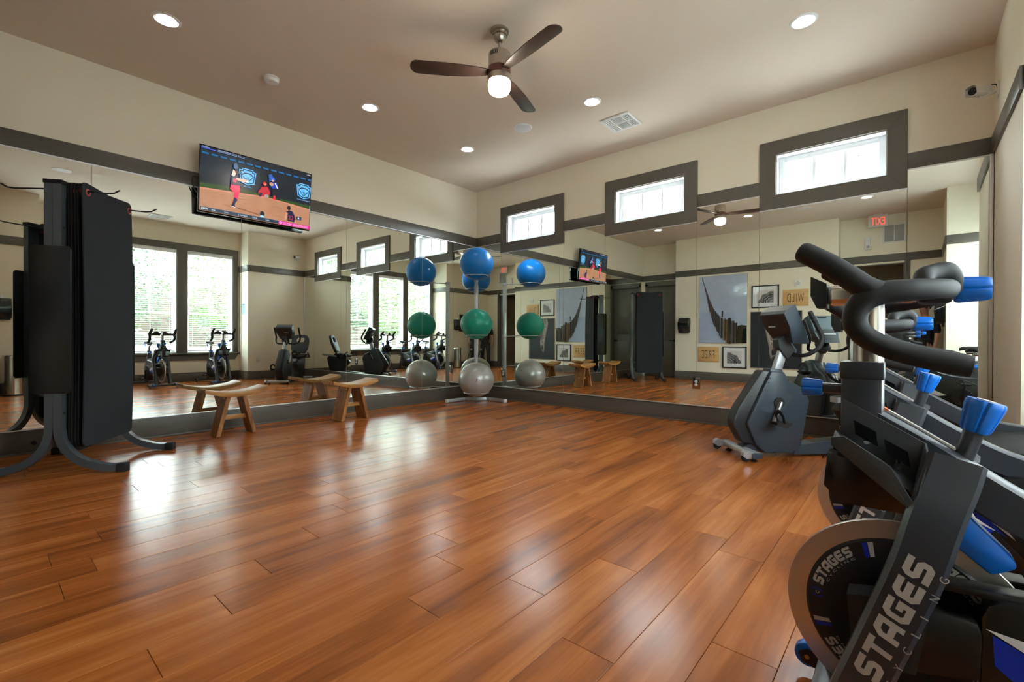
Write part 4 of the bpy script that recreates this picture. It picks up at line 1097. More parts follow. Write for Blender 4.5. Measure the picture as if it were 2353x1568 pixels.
# feet
ff = ob('front_foot', MB().bar((-.09, -.265, .058), (-.09, .265, .058), .06, .045, .006), GREYFRAME, B)
rf = ob('rear_foot', MB().bar((.97, -.25, .058), (.97, .25, .058), .06, .045, .006), GREYFRAME, B)
for f_, x in ((ff, -.09), (rf, .97)):
    for s in (-1, 1):
        ob('leveling_foot', MB().lathe([(0, 0), (.026, 0), (.026, .008), (.012, .014), (.008, .04), (0, .04)], (x, s * .235, 0)), RUBBER, f_)
        ob('end_plug', MB().box((x - .031, s * .265 - .004, .034), (x + .031, s * .265 + .004, .082), .003), BLACK, f_)
for s in (-1, 1):
    w_ = ob('transport_wheel', MB().cyl((-.15, s * .19 - .016, .062), (-.15, s * .19 + .016, .062), .036, bev=.006, seg=28), BLUE, ff)
    ob('wheel_fork', MB().hull([(x, s * .19 + y, z) for y in (-.024, -.019) for x, z in ((-.172, .07), (-.165, .045), (-.13, .035), (-.085, .045), (-.085, .075), (-.15, .085))]).hull([(x, s * .19 + y, z) for y in (.019, .024) for x, z in ((-.172, .07), (-.165, .045), (-.13, .035), (-.085, .045), (-.085, .075), (-.15, .085))]), BLACK, ff)
    ob('wheel_bolt', MB().cyl((-.15, s * .19 - .027, .062), (-.15, s * .19 + .027, .062), .007, seg=10), mat('brass_bolt_%d' % (s + 1), (.5, .4, .25), .3, metal=1), ff)
# fork legs
LEG = [(.165, .765, .062), (.152, .715, .082), (.128, .64, .112), (.098, .52, .122), (.050, .37, .122), (.0, .215, .122), (-.052, .055, .125)]
for s in (-1, 1):
    pts = [(x, s * y, z) for x, z, y in LEG]
    sect = [(c * .050, d * .025) for c, d in ((-.8, -1), (.8, -1), (1, -.55), (1, .55), (.8, 1), (-.8, 1), (-1, .55), (-1, -.55))]
    leg = ob('fork_leg', MB().tube(pts, 1.0, sub=5, sect=sect, up=(.96, 0, -.28)), GREYFRAME, B, smooth=40)
    # lettering up the outer face
    d = Vector((.156, 0, .470)).normalized(); up = Vector((-d.z, 0, d.x))
    o0 = Vector((.022, s * (.122 + .0262), .245))
    def fn(x, y, s=s, o0=o0):
        if s > 0: return o0 + d * (.315 - x) - up * (y - .058 + .012)
        return o0 + d * x + up * (y - .012)
    m = MB(); stroke_text(m, STAGE, fn, .315, .052)
    ob('lettering', m, DECALW, leg, smooth=0)
    for k, ch in enumerate('CYCLING'):
        def fn2(x, y, s=s, o0=o0, k=k):
            if s > 0: return o0 + d * (.30 - .012 - k * .047 - x) - up * (y + .048)
            return o0 + d * (.012 + k * .047 + x) + up * (y - .036)
        m2 = MB(); text_mb(m2, ch, fn2, .003 if ch == 'I' else .013, .015)
        ob('lettering', m2, DECALW, leg, smooth=0)
# frame
fr = MB()
sec = [(c * .047, d * .032) for c, d in ((-.8, -1), (.8, -1), (1, -.6), (1, .6), (.8, 1), (-.8, 1), (-1, .6), (-1, -.6))]
fr.tube([(.0, 0, .825), (.10, 0, .765), (.28, 0, .648), (.44, 0, .568), (.62, 0, .532), (.83, 0, .525)], 1.0, sub=5, sect=sec, up=(.55, 0, .83))
frame = ob('main_beam', fr, GREYFRAME, B, smooth=40)
ob('beam_decal', MB().hull([(x, y, z) for x, z in ((.045, .862), (.168, .7835), (.166, .7795), (.043, .858)) for y in (-.011, .011)]), DECALW, frame)
ob('beam_decal_end', MB().hull([(x, y, z) for x, z in ((.030, .8715), (.045, .862), (.043, .858), (.028, .867)) for y in (-.011, .011)]), mat('orange_print', (.7, .16, .02), .5), frame)
hd = MB()
hd.bar((-.008, 0, .66), (-.008, 0, .955), .088, .066, .014, up=(0, 1, 0))
ob('head_tube', hd, GREYFRAME, B)
ob('head_collar', MB().bar((-.008, 0, .935), (-.008, 0, .982), .092, .070, .006, up=(0, 1, 0)), GREYFRAME, B)
st = MB().bar((.83, 0, .50), (.805, 0, .735), .075, .056, .012, up=(0, 1, 0)).bar((.83, 0, .54), (.97, 0, .07), .085, .05, .012, up=(0, 1, 0))
ob('seat_tube', st, GREYFRAME, B)
ob('seat_collar', MB().bar((.807, 0, .715), (.803, 0, .755), .082, .062, .01, up=(0, 1, 0)), GREYFRAME, B)
# handlebar post, slider
ob('handlebar_post', MB().cyl((0, 0, .95), (0, 0, 1.14), .036, seg=32, sx=.72, up=(1, 0, 0)), CHROME, B)
sl = ob('handlebar_slider', MB().bar((-.088, 0, 1.155), (.105, 0, 1.155), .052, .056, .018, up=(0, 0, 1)), CHROME, B, smooth=50)
ob('slider_cap', MB().hull([(x, y, z) for x, w_, z0, z1 in ((-.084, .029, 1.122, 1.186), (-.106, .029, 1.122, 1.190), (-.121, .022, 1.155, 1.208)) for y in (-w_, w_) for z in (z0, z1)]), BLACK, sl)
ob('slider_screw', MB().cyl((-.1205, 0, 1.178), (-.112, 0, 1.175), .007, seg=10), RUBBER, sl)
hb = MB()
ob('slider_clamp', MB().bar((.095, 0, 1.155), (.162, 0, 1.155), .075, .062, .014), BLACK, B)
def side(s):
    P = [(.150, 0, 1.150), (.150, s * .05, 1.154), (.146, s * .10, 1.152), (.125, s * .150, 1.148), (.08, s * .192, 1.144), (.022, s * .21, 1.136), (-.004, s * .213, 1.108), (-.008, s * .213, 1.072), (.012, s * .212, 1.042), (.055, s * .208, 1.017), (.115, s * .20, .998), (.165, s * .195, .987), (.181, s * .195, .984)]
    R = [.021, .021, .021, .022, .024, .027, .025, .024, .0235, .023, .023, .0235, .021]
    return P, R
grip = MB()
for s in (-1, 1):
    P, R = side(s); grip.tube(P, R, seg=18, sub=6)
    grip.tube([(.06, s * .203, 1.142), (.015, s * .212, 1.150), (-.02, s * .213, 1.178), (-.06, s * .211, 1.212), (-.108, s * .208, 1.245), (-.117, s * .207, 1.251)], [.018, .026, .026, .025, .024, .017], seg=18, sub=5)
    grip.tube([(.160, s * .022, 1.150), (.158, s * .030, 1.180), (.146, s * .048, 1.196), (.122, s * .070, 1.190), (.108, s * .098, 1.180), (.112, s * .13, 1.150)], [.017, .019, .021, .021, .020, .016], seg=14, sub=5)
hbar = ob('handlebar', grip, FOAM, B, smooth=60)
knob('slider_knob', (.162, 0, 1.155), (1, 0, .0), .031, .027, .062, B)
fk = knob('height_knob', (-.094, 0, .907), (-1, 0, 0), .021, .026, .047, B)
ob('knob_stem', MB().cyl((-.098, 0, .907), (-.045, 0, .907), .0135), GREYFRAME, fk)
ax = Vector((.27, 0, .963)).normalized()
kb = Vector((.172, 0, .735))
tk = knob('resistance_knob', kb + ax * .095, ax, .027, .037, .075, B)
ob('knob_stem', MB().cyl(kb - ax * .01, kb + ax * .10, .0185, seg=24), GREYFRAME, tk)
ob('knob_badge', MB().cyl(kb + ax * .1695, kb + ax * .172, .018), DECALW, tk)
# bottle holder
for s in (-1, 1):
    g = lambda pts: [(x, s * y, z) for x, y, z in pts]
    hm = MB()
    def plate(A, th):
        a = [Vector(p) for p in A]; nrm = (a[1] - a[0]).cross(a[-1] - a[0]).normalized() * th
        hm.hull([tuple(p) for p in a] + [tuple(p + nrm) for p in a])
    plate(g([(-.045, .045, .885), (.112, .045, .795), (.112, .045, .70), (-.055, .045, .74)]), .004)
    plate(g([(.112, .045, .795), (.118, .085, .765), (.100, .128, .690), (.084, .128, .655), (.108, .045, .69)]), .004)
    plate(g([(-.062, .125, .796), (-.035, .128, .803), (.052, .130, .745), (.092, .128, .672), (.084, .128, .655), (.046, .130, .724), (-.033, .128, .785), (-.062, .125, .778)]), .004)
    plate(g([(-.062, .045, .800), (-.062, .125, .778), (-.033, .128, .785), (.046, .130, .724), (.084, .128, .655), (.106, .045, .69)]), .003)
    hol = ob('bottle_holder', hm, SLATE if False else mat('charcoal_plastic_%d' % (s + 1), (.05, .056, .063), .45), B)
    ob('lower_tray', MB().hull(g([(-.072, .03, .752), (-.072, .095, .752), (-.08, .09, .668), (-.08, .03, .668), (-.045, .10, .632), (-.045, .03, .632), (.10, .105, .636), (.10, .03, .636), (.10, .12, .685), (.02, .11, .735)])), GLOSSBLACK, hol)
    for x, z in ((.0, .83), (.06, .79)): ob('rubber_insert', MB().hull(g([(x - .022, .050, z + .004), (x + .022, .050, z - .020), (x + .028, .085, z - .050), (x - .016, .085, z - .026)])), MATTE, hol)
    for x, z in ((.005, .79), (.065, .745)): ob('screw', MB().cyl((x, s * .06, z), (x, s * .068, z - .006), .006, seg=10), CHROME, hol)
# flywheel
fx, fz = .07, .341
fw = ob('flywheel', MB().lathe([(.0, -.007), (.242, -.007), (.2425, -.005), (.2425, .005), (.242, .007), (0, .007)], (fx, 0, fz), (0, 1, 0), seg=96), RIM, B, smooth=30)
ob('flywheel_insert', MB().lathe([(.0, -.009), (.142, -.009), (.148, -.012), (.192, -.012), (.198, -.0072), (.198, .0072), (.192, .012), (.148, .012), (.142, .009), (0, .009)], (fx, 0, fz), (0, 1, 0), seg=72), BLACK, fw)
ob('flywheel_hub', MB().cyl((fx, -.10, fz), (fx, .10, fz), .02).cyl((fx, -.02, fz), (fx, .02, fz), .06), BLACK, fw)
for sd in (-1, 1):
    yv = sd * .0124
    def ring(a0, R):
        def f_(x, y):
            a = a0 - x / R; q = Vector((cos(a) * (R + y), 0, sin(a) * (R + y)))
            return (fx + (q.x if sd < 0 else -q.x), yv, fz + q.z)
        return f_
    for k in range(4):
        mt = MB()
        a0 = radians(168 - 90 * k)
        stroke_text(mt, STAGE, ring(a0, .163), .122, .025)
        ob('lettering', mt, DECALW, fw, smooth=0)
        mt = MB(); text_mb(mt, 'C Y C L I N G', ring(a0 - .10, .154), .10, .0055)
        ob('lettering', mt, DECALW, fw, smooth=0)
        for nm_, m_, da in (('blue_mark', DKBLUE, -.90), ('white_mark', DECALW, -.97)):
            mm = MB(); f_ = ring(a0 + da, .153); vsx = [mm.bm.verts.new(f_(*p)) for p in ((0, 0), (.0095, 0), (.0155, .036), (.006, .036))]; mm.bm.faces.new(vsx)
            ob(nm_, mm, m_, fw, smooth=0)
        f_ = ring(a0 + .14, .172)
        for s2 in (0, 1):
            mm = MB()
            pts = [(.013 * cos(radians(q + 180 * s2)) * .9, .0165 * sin(radians(q + 180 * s2))) for q in range(-50, 70, 15)]
            pts += [(.0095 * cos(radians(q + 180 * s2)) * .9, .0105 * sin(radians(q + 180 * s2))) for q in range(55, -60, -15)]
            vsx = [mm.bm.verts.new(f_(*p)) for p in pts]; mm.bm.faces.new(vsx)
            ob('blue_mark', mm, DKBLUE, fw, smooth=0)
        mt = MB(); text_mb(mt, 'C', lambda x, y: f_(x - .0035, y - .0045), .007, .009, bold=.02); ob('lettering', mt, DECALW, fw, smooth=0)
ob('hub_bracket', MB().hull([(x, y, z) for y in (-.10, -.035) for x, z in ((-.03, .41), (.03, .425), (.12, .40), (.10, .27), (.02, .26), (-.02, .29))]).hull([(x, y, z) for y in (.035, .10) for x, z in ((-.03, .41), (.03, .425), (.12, .40), (.10, .27), (.02, .26), (-.02, .29))]), mat('charcoal_bracket', (.022, .025, .028), .45), B)
# guards
CASE = mat('black_guard_plastic', (.010, .009, .008), .35)
cas_ = [(.05, .435), (.16, .455), (.285, .487), (.40, .535), (.52, .55), (.63, .50), (.69, .41), (.70, .31), (.66, .21), (.57, .14), (.47, .12), (.36, .135), (.24, .20), (.10, .255), (.02, .27), (-.01, .32), (.0, .40)]
cas_ = [(x + .11 * min(1, max(0, (x - .28) / .24)), z) for x, z in cas_]
for s in (-1, 1):
    y0, y1 = (s * .028, s * .088)
    gm = MB().prism([(.205, .44), (.215, .468), (.235, .482)] + [(x, z) for x, z in cas_ if x > .25] + [(.22, .215), (.203, .26)], min(y0, y1), max(y0, y1), 'xz', .008)
    gd = ob('drive_guard', gm, CASE, B, smooth=30)
    yy = s * .0892
    for nm, pts, m_ in (('white_graphic', [(.212, .418), (.36, .405), (.47, .35), (.40, .335), (.30, .375)], PRINTW), ('blue_graphic', [(.222, .408), (.30, .372), (.40, .333), (.36, .30), (.26, .318), (.226, .345)], DKBLUE)):
        ob(nm, MB().hull([(x, y, z) for x, z in pts for y in (yy, yy + s * .0008)]), m_, gd)
    ob('crank_cover', MB().lathe([(0, 0), (.10, 0), (.105, -.006), (.10, -.012), (0, -.012)], (.61, s * .094, .335), (0, s, 0), seg=40), BLACK, gd)
    ob('guard_nose', MB().prism([(.02, .428), (.200, .424), (.208, .40), (.205, .30), (.12, .275), (.02, .265), (-.005, .32)], min(s * .05, s * .092), max(s * .05, s * .092), 'xz', .007), CASE, gd)
    ob('guard_ledge', MB().prism([(.10, .486), (.285, .497), (.285, .480), (.10, .468)], min(s * .02, s * .075), max(s * .02, s * .075), 'xz', .004), CASE, gd)
# blue fin and front cover panel
ob('flywheel_fin', MB().prism([(.115, .672), (.19, .634), (.262, .555), (.266, .538), (.255, .530), (.226, .510), (.10, .615)], -.026, .026, 'xz', .008), BLUE, B, smooth=40)
sh = ob('beam_shroud', MB().prism([(.19, .70), (.30, .625), (.42, .55), (.56, .52), (.62, .47), (.52, .50), (.40, .50), (.30, .53), (.24, .60)], -.024, .024, 'xz', .004), CASE, B)
for s in (-1, 1):
    ob('white_graphic', MB().hull([(x, y, z) for x, z in ((.20, .665), (.225, .655), (.262, .60), (.215, .64)) for y in (s * .0243, s * .0250)]), PRINTW, sh)
    ob('blue_graphic', MB().hull([(x, y, z) for x, z in ((.185, .665), (.2, .66), (.25, .602), (.20, .635)) for y in (s * .0243, s * .0249)]), DKBLUE, sh)
# cranks and pedals
cr = MB()
for s, dz in ((-1, -1), (1, 1)):
    cr.bar((.61, s * .118, .335), (.61 + .03 * dz, s * .13, .335 + .165 * dz), .018, .03, .005, up=(0, 1, 0))
cr.cyl((.61, -.125, .335), (.61, .125, .335), .016)
ck = ob('crank', cr, BLACK, B)
for k in range(5):
    a = radians(72 * k)
    for s in (-1, 1): ob('chainring_bolt', MB().cyl((.61 + .045 * cos(a), s * .103, .335 + .045 * sin(a)), (.61 + .045 * cos(a), s * .109, .335 + .045 * sin(a)), .006, seg=8), CHROME, ck)
for s, dz in ((-1, -1), (1, 1)):
    c = Vector((.61 + .03 * dz, s * .19, .335 + .165 * dz))
    pd = ob('pedal', MB().box(c - Vector((.045, .042, .012)), c + Vector((.045, .042, .012)), .004).cyl(c - Vector((0, s * .06, 0)), c, .008), BLACK, B)
    ob('toe_cage', MB().tube([c + Vector((-.045, -.035, 0)), c + Vector((-.085, -.03, .03)), c + Vector((-.08, 0, .055)), c + Vector((-.085, .03, .03)), c + Vector((-.045, .035, 0))], .006, seg=8, sub=4).tube([c + Vector((-.02, -.045, .005)), c + Vector((-.03, -.04, .05)), c + Vector((-.03, .04, .05)), c + Vector((-.02, .045, .005))], .005, seg=6, sub=4), RUBBER, pd)
# saddle
ob('seat_post', MB().cyl((.805, 0, .74), (.795, 0, .855), .026, seg=24, sx=.75, up=(1, 0, 0)), CHROME, B)
ob('seat_slider', MB().bar((.71, 0, .862), (.97, 0, .862), .034, .04, .012), CHROME, B, smooth=50)
sd_ = MB()
pr_ = [(.47, .018, .915), (.50, .022, .925), (.56, .028, .927), (.62, .042, .926), (.67, .068, .928), (.72, .075, .932), (.745, .055, .930)]
sd_.hull([]) if False else None
bmS = bmesh.new(); rings = []
for x, hw_, z in pr_:
    ring_ = []
    for k in range(12):
        a = 2 * pi * k / 12; ring_.append(bmS.verts.new((x, hw_ * cos(a), z + (.016 if sin(a) > 0 else .030) * sin(a))))
    rings.append(ring_)
for a, c in zip(rings, rings[1:]):
    for k in range(12): bmS.faces.new((a[k], a[(k + 1) % 12], c[(k + 1) % 12], c[k]))
bmS.faces.new(rings[0]); bmS.faces.new(rings[-1][::-1]); bmesh.ops.recalc_face_normals(bmS, faces=bmS.faces)
bmesh.ops.translate(bmS, vec=(.17, 0, 0), verts=bmS.verts); sd_.merge(bmS)
sadd = ob('saddle', sd_, RUBBER, B, smooth=60)
ob('saddle_flank', MB().hull([(x, y, z) for x, z in ((.83, .915), (.91, .92), (.91, .902), (.86, .898)) for y in (-.064, .064)]), BLUE, sadd)
ob('saddle_rails', MB().tube([(.70, .016, .905), (.75, .02, .888), (.84, .022, .888), (.89, .03, .905)], .0035, seg=6).tube([(.70, -.016, .905), (.75, -.02, .888), (.84, -.022, .888), (.89, -.03, .905)], .0035, seg=6).cyl((.79, -.03, .876), (.79, .03, .876), .018), BLACK, sadd)
k1 = knob('seat_height_knob', (.762, 0, .71), (-1, 0, 0), .021, .026, .042, B); ob('knob_stem', MB().cyl((.80, 0, .71), (.755, 0, .71), .012), GREYFRAME, k1)
knob('seat_slide_knob', (.97, 0, .862), (1, 0, 0), .026, .023, .045, B)
for pos, lb, dz, rz in (((5.77, -3.31, 0), BIKEL[1], -.05, -4.0), ((5.77, -2.20, 0), BIKEL[2], -.02, 0.0)):
    c = dup(bike, pos, radians(rz), lb)
    for o in c.children:                      # the handlebars of these two are set lower
        if o.name.split('.')[0] in ('handlebar_post', 'handlebar_slider', 'slider_clamp', 'handlebar', 'slider_knob'): o.location.z += dz
bpy.context.view_layer.update()

# ================================================================== recumbent bike
R_ = thing('recumbent_bike', 'dark recumbent exercise bike standing askew in the right corner', 'exercise bike', (4.77, -1.42, 0), radians(44.6))
core = [(.171, .768), (.352, .754), (.393, .681), (.547, .604), (.589, .503), (.515, .103), (.470, .034), (.176, .034), (.088, .108), (-.010, .125), (-.085, .262), (-.093, .30), (-.088, .34), (-.047, .439)]
ob('front_shell', MB().prism(core, -.062, .062, 'xz', .018), mat('black_shroud', (.016, .018, .021), .4, bump=.03, bscale=300), R_, smooth=40)
cov = [(.232, .760), (.350, .752), (.390, .684), (.540, .598), (.580, .50), (.508, .108), (.462, .040), (.180, .040), (.09, .118), (.012, .30), (.166, .630)]
for s in (-1, 1):
    y0, y1 = s * .045, s * .098
    c = ob('side_cover', MB().prism(cov, min(y0, y1), max(y0, y1), 'xz', .014), SLATE, R_, smooth=40)
    ob('recessed_panel', MB().prism([(.115, .432), (.37, .570), (.43, .548), (.33, .402), (.20, .395)], s * .0970 if s > 0 else s * .0992, s * .0992 if s > 0 else s * .0970, 'xz'), mat('panel_dark_%d' % (s + 1), (.04, .057, .075), .35), c)
    for q in ((.215, .70), (.20, .66), (.17, .60), (.06, .42), (.03, .215), (.10, .08), (.38, .68), (.50, .60), (.55, .42), (.50, .16), (.44, .05), (.25, .05)):
        ob('screw', MB().cyl((q[0], s * .097, q[1]), (q[0], s * .0990, q[1]), .0065, seg=8), RUBBER, c)
ob('neck_sleeve', MB().prism([(.225, .70), (.385, .68), (.355, .775), (.245, .782)], -.058, .058, 'xz', .010), SLATE, R_)
ob('console_mast', MB().bar((.312, -.01, .70), (.400, -.01, .985), .078, .050, .010, up=(0, 1, 0)), ALU, R_, smooth=50)
# stabiliser
xb = MB().bar((0, -.27, .062), (0, .27, .062), .085, .05, .012)
xf_ = ob('front_stabilizer', xb, ALU, R_)
ob('stabilizer_link', MB().hull([(x, y, z) for x, z in ((.0, .09), (.10, .125), (.20, .09), (.20, .045), (.0, .045)) for y in (-.05, .05)]), SLATE, R_)
for s in (-1, 1):
    ob('end_cap', MB().box((-.043, s * .27 - .006, .036), (.043, s * .27 + .006, .088), .006), SLATE, xf_)
    ob('wheel_cover', MB().hull([(x, s * .235 + y, z) for y in (-.024, .024) for x, z in ((-.03, .09), (-.03, .045), (-.085, .035), (-.118, .06), (-.112, .09), (-.085, .105))]), ALU, xf_)
    ob('wheel', MB().cyl((-.085, s * .235 - .014, .042), (-.085, s * .235 + .014, .042), .035, bev=.004), RUBBER, xf_)
    ob('leveling_foot', MB().lathe([(0, 0), (.028, 0), (.028, .01), (.012, .016), (.01, .045), (0, .045)], (.01, s * .20, 0)), RUBBER, xf_)
# rail, rear pedestal, seat
ob('rail', MB().hull([(x, y, z) for x, z0, z1 in ((.46, .02, .10), (.56, .02, .105), (1.02, .02, .16)) for y in (-.07, .07) for z in (z0, z1)]), SLATE, R_)
ob('rail_top_cover', MB().hull([(x, y, z) for x, z in ((.53, .105), (1.0, .165), (1.0, .158), (.53, .095)) for y in (-.05, .05)]), BLACK, R_)
ob('rear_pedestal', MB().prism([(1.0, .03), (1.40, .03), (1.50, .50), (1.46, .56), (.98, .50), (.90, .40), (1.06, .20)], -.07, .07, 'xz', .015), mat('dark_shroud', (.022, .028, .034), .4), R_)
ob('rear_stabilizer', MB().bar((1.40, -.28, .05), (1.40, .28, .05), .08, .05, .012), ALU, R_)
ob('seat_rail', MB().hull([(x, y, z) for x, z0, z1 in ((.88, .47, .52), (1.62, .575, .625)) for y in (-.045, .045) for z in (z0, z1)]), ALU, R_)
seatp = MB(); seatp.prism([(.90, .575), (.93, .60), (1.05, .615), (1.25, .64), (1.28, .62), (1.27, .58), (.93, .555)], -.20, .20, 'xz', .02)
ob('seat', seatp, RUBBER, R_)
ob('seat_carriage', MB().box((.98, -.12, .51), (1.24, .12, .575), .01), GREYFRAME, R_)
bk = MB()
bp2 = [(-.15, .0), (.15, .0), (.205, .12), (.21, .32), (.16, .46), (.10, .48), (-.10, .48), (-.16, .46), (-.21, .32), (-.205, .12)]
hole = [(-.07, .31), (.07, .31), (.09, .36), (.07, .41), (-.07, .41), (-.09, .36)]
bk.prism([(-.15, 0), (.15, 0), (.205, .12), (.215, .29), (-.215, .29), (-.205, .12)], -.035, .03, 'xz', .016)
bk.prism([(-.215, .27), (-.085, .27), (-.10, .36), (-.075, .42), (-.10, .48), (-.16, .46), (-.21, .36)], -.03, .028, 'xz', .012).prism([(.215, .27), (.21, .36), (.16, .46), (.10, .48), (.075, .42), (.10, .36), (.085, .27)], -.03, .028, 'xz', .012).prism([(-.12, .415), (.12, .415), (.10, .485), (-.10, .485)], -.03, .028, 'xz', .012)
bk.xf(Matrix.Translation((1.24, 0, .655)) @ Matrix.Rotation(radians(20), 4, 'Y') @ Matrix.Rotation(radians(90), 4, 'Z'))
ob('seat_back', bk, mat('dark_padded_vinyl', (.022, .030, .036), .5), R_)
ob('back_support', MB().bar((1.24, 0, .58), (1.36, 0, .86), .05, .05, .008), GREYFRAME, R_)
for s in (-1, 1):
    ob('side_handle', MB().tube([(1.12, s * .10, .56), (1.10, s * .27, .565), (1.06, s * .315, .57), (.98, s * .325, .61), (.90, s * .325, .68)], [.013, .013, .015, .017, .017], seg=10, sub=4), FOAM, R_)
ob('bottle_cage', MB().lathe([(.036, -.06), (.04, .05), (.034, .05), (.03, -.055), (0, -.06)], (1.0, -.27, .50)), BLACK, R_)
# console
cn = MB()
cn.hull([(x, y, z) for y in (-.178, .178) for x, z in ((.285, 1.262), (.385, 1.342), (.30, 1.29))] + [(x, y, z) for y in (-.12, .12) for x, z in ((.405, 1.01), (.555, 1.00))] + [(x, y, z) for y in (-.178, .178) for x, z in ((.335, 1.15), (.475, 1.13))])
con = ob('console', cn, SLATE, R_, smooth=30)
ob('back_cover', MB().hull([(x, y, z) for y in (-.15, .15) for x, z in ((.283, 1.252), (.29, 1.255))] + [(x, y, z) for y in (-.11, .11) for x, z in ((.397, 1.03), (.41, 1.03))] + [(x, y, z) for y in (-.155, .155) for x, z in ((.327, 1.15),)]), mat('dark_brown_back', (.022, .018, .016), .45), con)
for k in range(5):
    z = 1.235 - k * .014; x = .283 + (1.252 - z) * .46
    ob('vent_slot', MB().box((x - .003, .0, z - .003), (x + .004, .08, z + .003)), RUBBER, con)
ob('vent_plate', MB().box((.312, .0, 1.148), (.325, .08, 1.158)), ALU, con)
nrm = Vector((.26, 0, .13))
sc_ = ob('screen_panel', MB().hull([(x, y, z) for y in (-.155, .155) for x, z in ((.395, 1.335), (.482, 1.145))] + [(x, y, z) for y in (-.155, .155) for x, z in ((.388, 1.332), (.476, 1.142))]), mat('grey_blue_display', (.20, .30, .36), .25, coat=.4), con)
ob('key_panel', MB().hull([(x, y, z) for x, z, w_ in ((.490, 1.13, .16), (.545, 1.02, .13), (.53, 1.005, .12), (.478, 1.12, .16)) for y in (-w_, w_)]), mat('key_panel_grey', (.25, .33, .38), .35), con)
ob('key_strip', MB().hull([(x, y, z) for x, z in ((.500, 1.118), (.507, 1.104), (.503, 1.102), (.495, 1.116)) for y in (-.11, .11)]), ALU, con)
ob('handle_slot', MB().hull([(x, y, z) for x, z in ((.3985, 1.330), (.409, 1.308), (.405, 1.306), (.394, 1.328)) for y in (-.06, .06)]), RUBBER, con)
ob('yellow_label', MB().hull([(x, .1785, z) for x, z in ((.33, 1.245), (.36, 1.262), (.366, 1.25), (.336, 1.233))] + [(.34, .178, 1.245)]), mat('yellow_label', (.6, .5, .03), .5), con)
ob('mount_bracket', MB().prism([(.325, .965), (.317, 1.035), (.365, 1.072), (.44, 1.06), (.475, .94), (.452, .915), (.405, .862), (.375, .90)], -.055, .032, 'xz', .004), BLACK, R_, smooth=20)
ob('mount_clip', MB().prism([(.39, 1.06), (.47, .945), (.45, .90), (.475, .895), (.492, .945), (.41, 1.075)], -.058, .058, 'xz', .004), SLATE, R_)
hh_ = []
for s in (-1, 1): hh_.append([(.46, s * .05, .905), (.455, s * .15, .900), (.475, s * .225, .915), (.525, s * .265, .965), (.552, s * .27, 1.02), (.556, s * .27, 1.065), (.52, s * .27, 1.14), (.455, s * .268, 1.262), (.449, s * .268, 1.272)])
hm = MB()
for P in hh_: hm.tube(P, [.017, .017, .0175, .0185, .0195, .0195, .0195, .0195, .013], seg=14, sub=5)
ob('console_handle', hm, FOAM, R_, smooth=60)
# crank and pedals
ob('crank_boss', MB().cyl((.295, -.112, .485), (.295, .112, .485), .045, seg=32), RUBBER, R_)
for s in (-1, 1):
    e = Vector((.295, s * .125, .485)); t_ = Vector((.230, s * .135, .330)) if s < 0 else Vector((.36, s * .135, .64))
    ca = ob('crank_arm', MB().bar(e, t_, .022, .038, .008, up=(0, 1, 0), ext=.012), ALU, R_)
    ob('crank_bolt', MB().cyl(e + Vector((0, s * .010, 0)), e + Vector((0, s * .015, 0)), .012), RUBBER, ca)
    pc = t_ + Vector((.01, s * .075, -.005))
    pd = ob('pedal', MB().hull([pc + Vector(v) for v in ((-.06, -.045, -.01), (-.06, .045, -.01), (.07, -.045, -.012), (.07, .045, -.012), (.03, -.04, -.04), (.03, .04, -.04), (-.06, .045, .01), (-.06, -.045, .01), (.075, .045, .01), (.075, -.045, .01))]), RUBBER, R_)
    ob('pedal_strap', MB().tube([pc + Vector((.0, -.046, .005)), pc + Vector((-.012, -.048, .06)), pc + Vector((-.016, 0, .10)), pc + Vector((-.012, .048, .06)), pc + Vector((.02, .05, -.01))], 1.0, sub=5, sect=[(-.002, -.017), (.002, -.017), (.002, .017), (-.002, .017)], up=(0, 1, 0) if False else None), RUBBER, pd)
# ================================================================== photographer, tripod and camera (seen in the mirrors)
SKIN = mat('skin', (.48, .25, .17), .5, var=.06, vscale=30)
SHIRT = mat('black_shirt_cloth', (.010, .010, .012), .85, bump=.15, bscale=60)
PANTS = mat('dark_grey_trousers', (.032, .033, .036), .85, bump=.12, bscale=60)
HAIR = mat('dark_brown_hair', (.02, .013, .008), .6, bump=.4, bscale=80)
def skinned(name, joints, edges, m, parent, root=0, sub=2, label=None):
    me = bpy.data.meshes.new(name); me.from_pydata([j[0] for j in joints], edges, [])
    o = bpy.data.objects.new(name, me); COL.objects.link(o)
    md = o.modifiers.new('skin', 'SKIN'); md.use_smooth_shade = True
    sv = me.skin_vertices[0].data
    for i, j in enumerate(joints):
        r = j[1]; sv[i].radius = r if isinstance(r, tuple) else (r, r); sv[i].use_root = (i == root)
    sb = o.modifiers.new('subdivision', 'SUBSURF'); sb.levels = sub; sb.render_levels = sub
    me.materials.append(m)
    bpy.context.view_layer.update()
    dg = bpy.context.evaluated_depsgraph_get()
    nm = bpy.data.meshes.new_from_object(o.evaluated_get(dg)); o.modifiers.clear(); o.data = nm; bpy.data.meshes.remove(me)
    for p in nm.polygons: p.use_smooth = True
    if parent: o.parent = parent
    if label: o['label'] = label
    return o
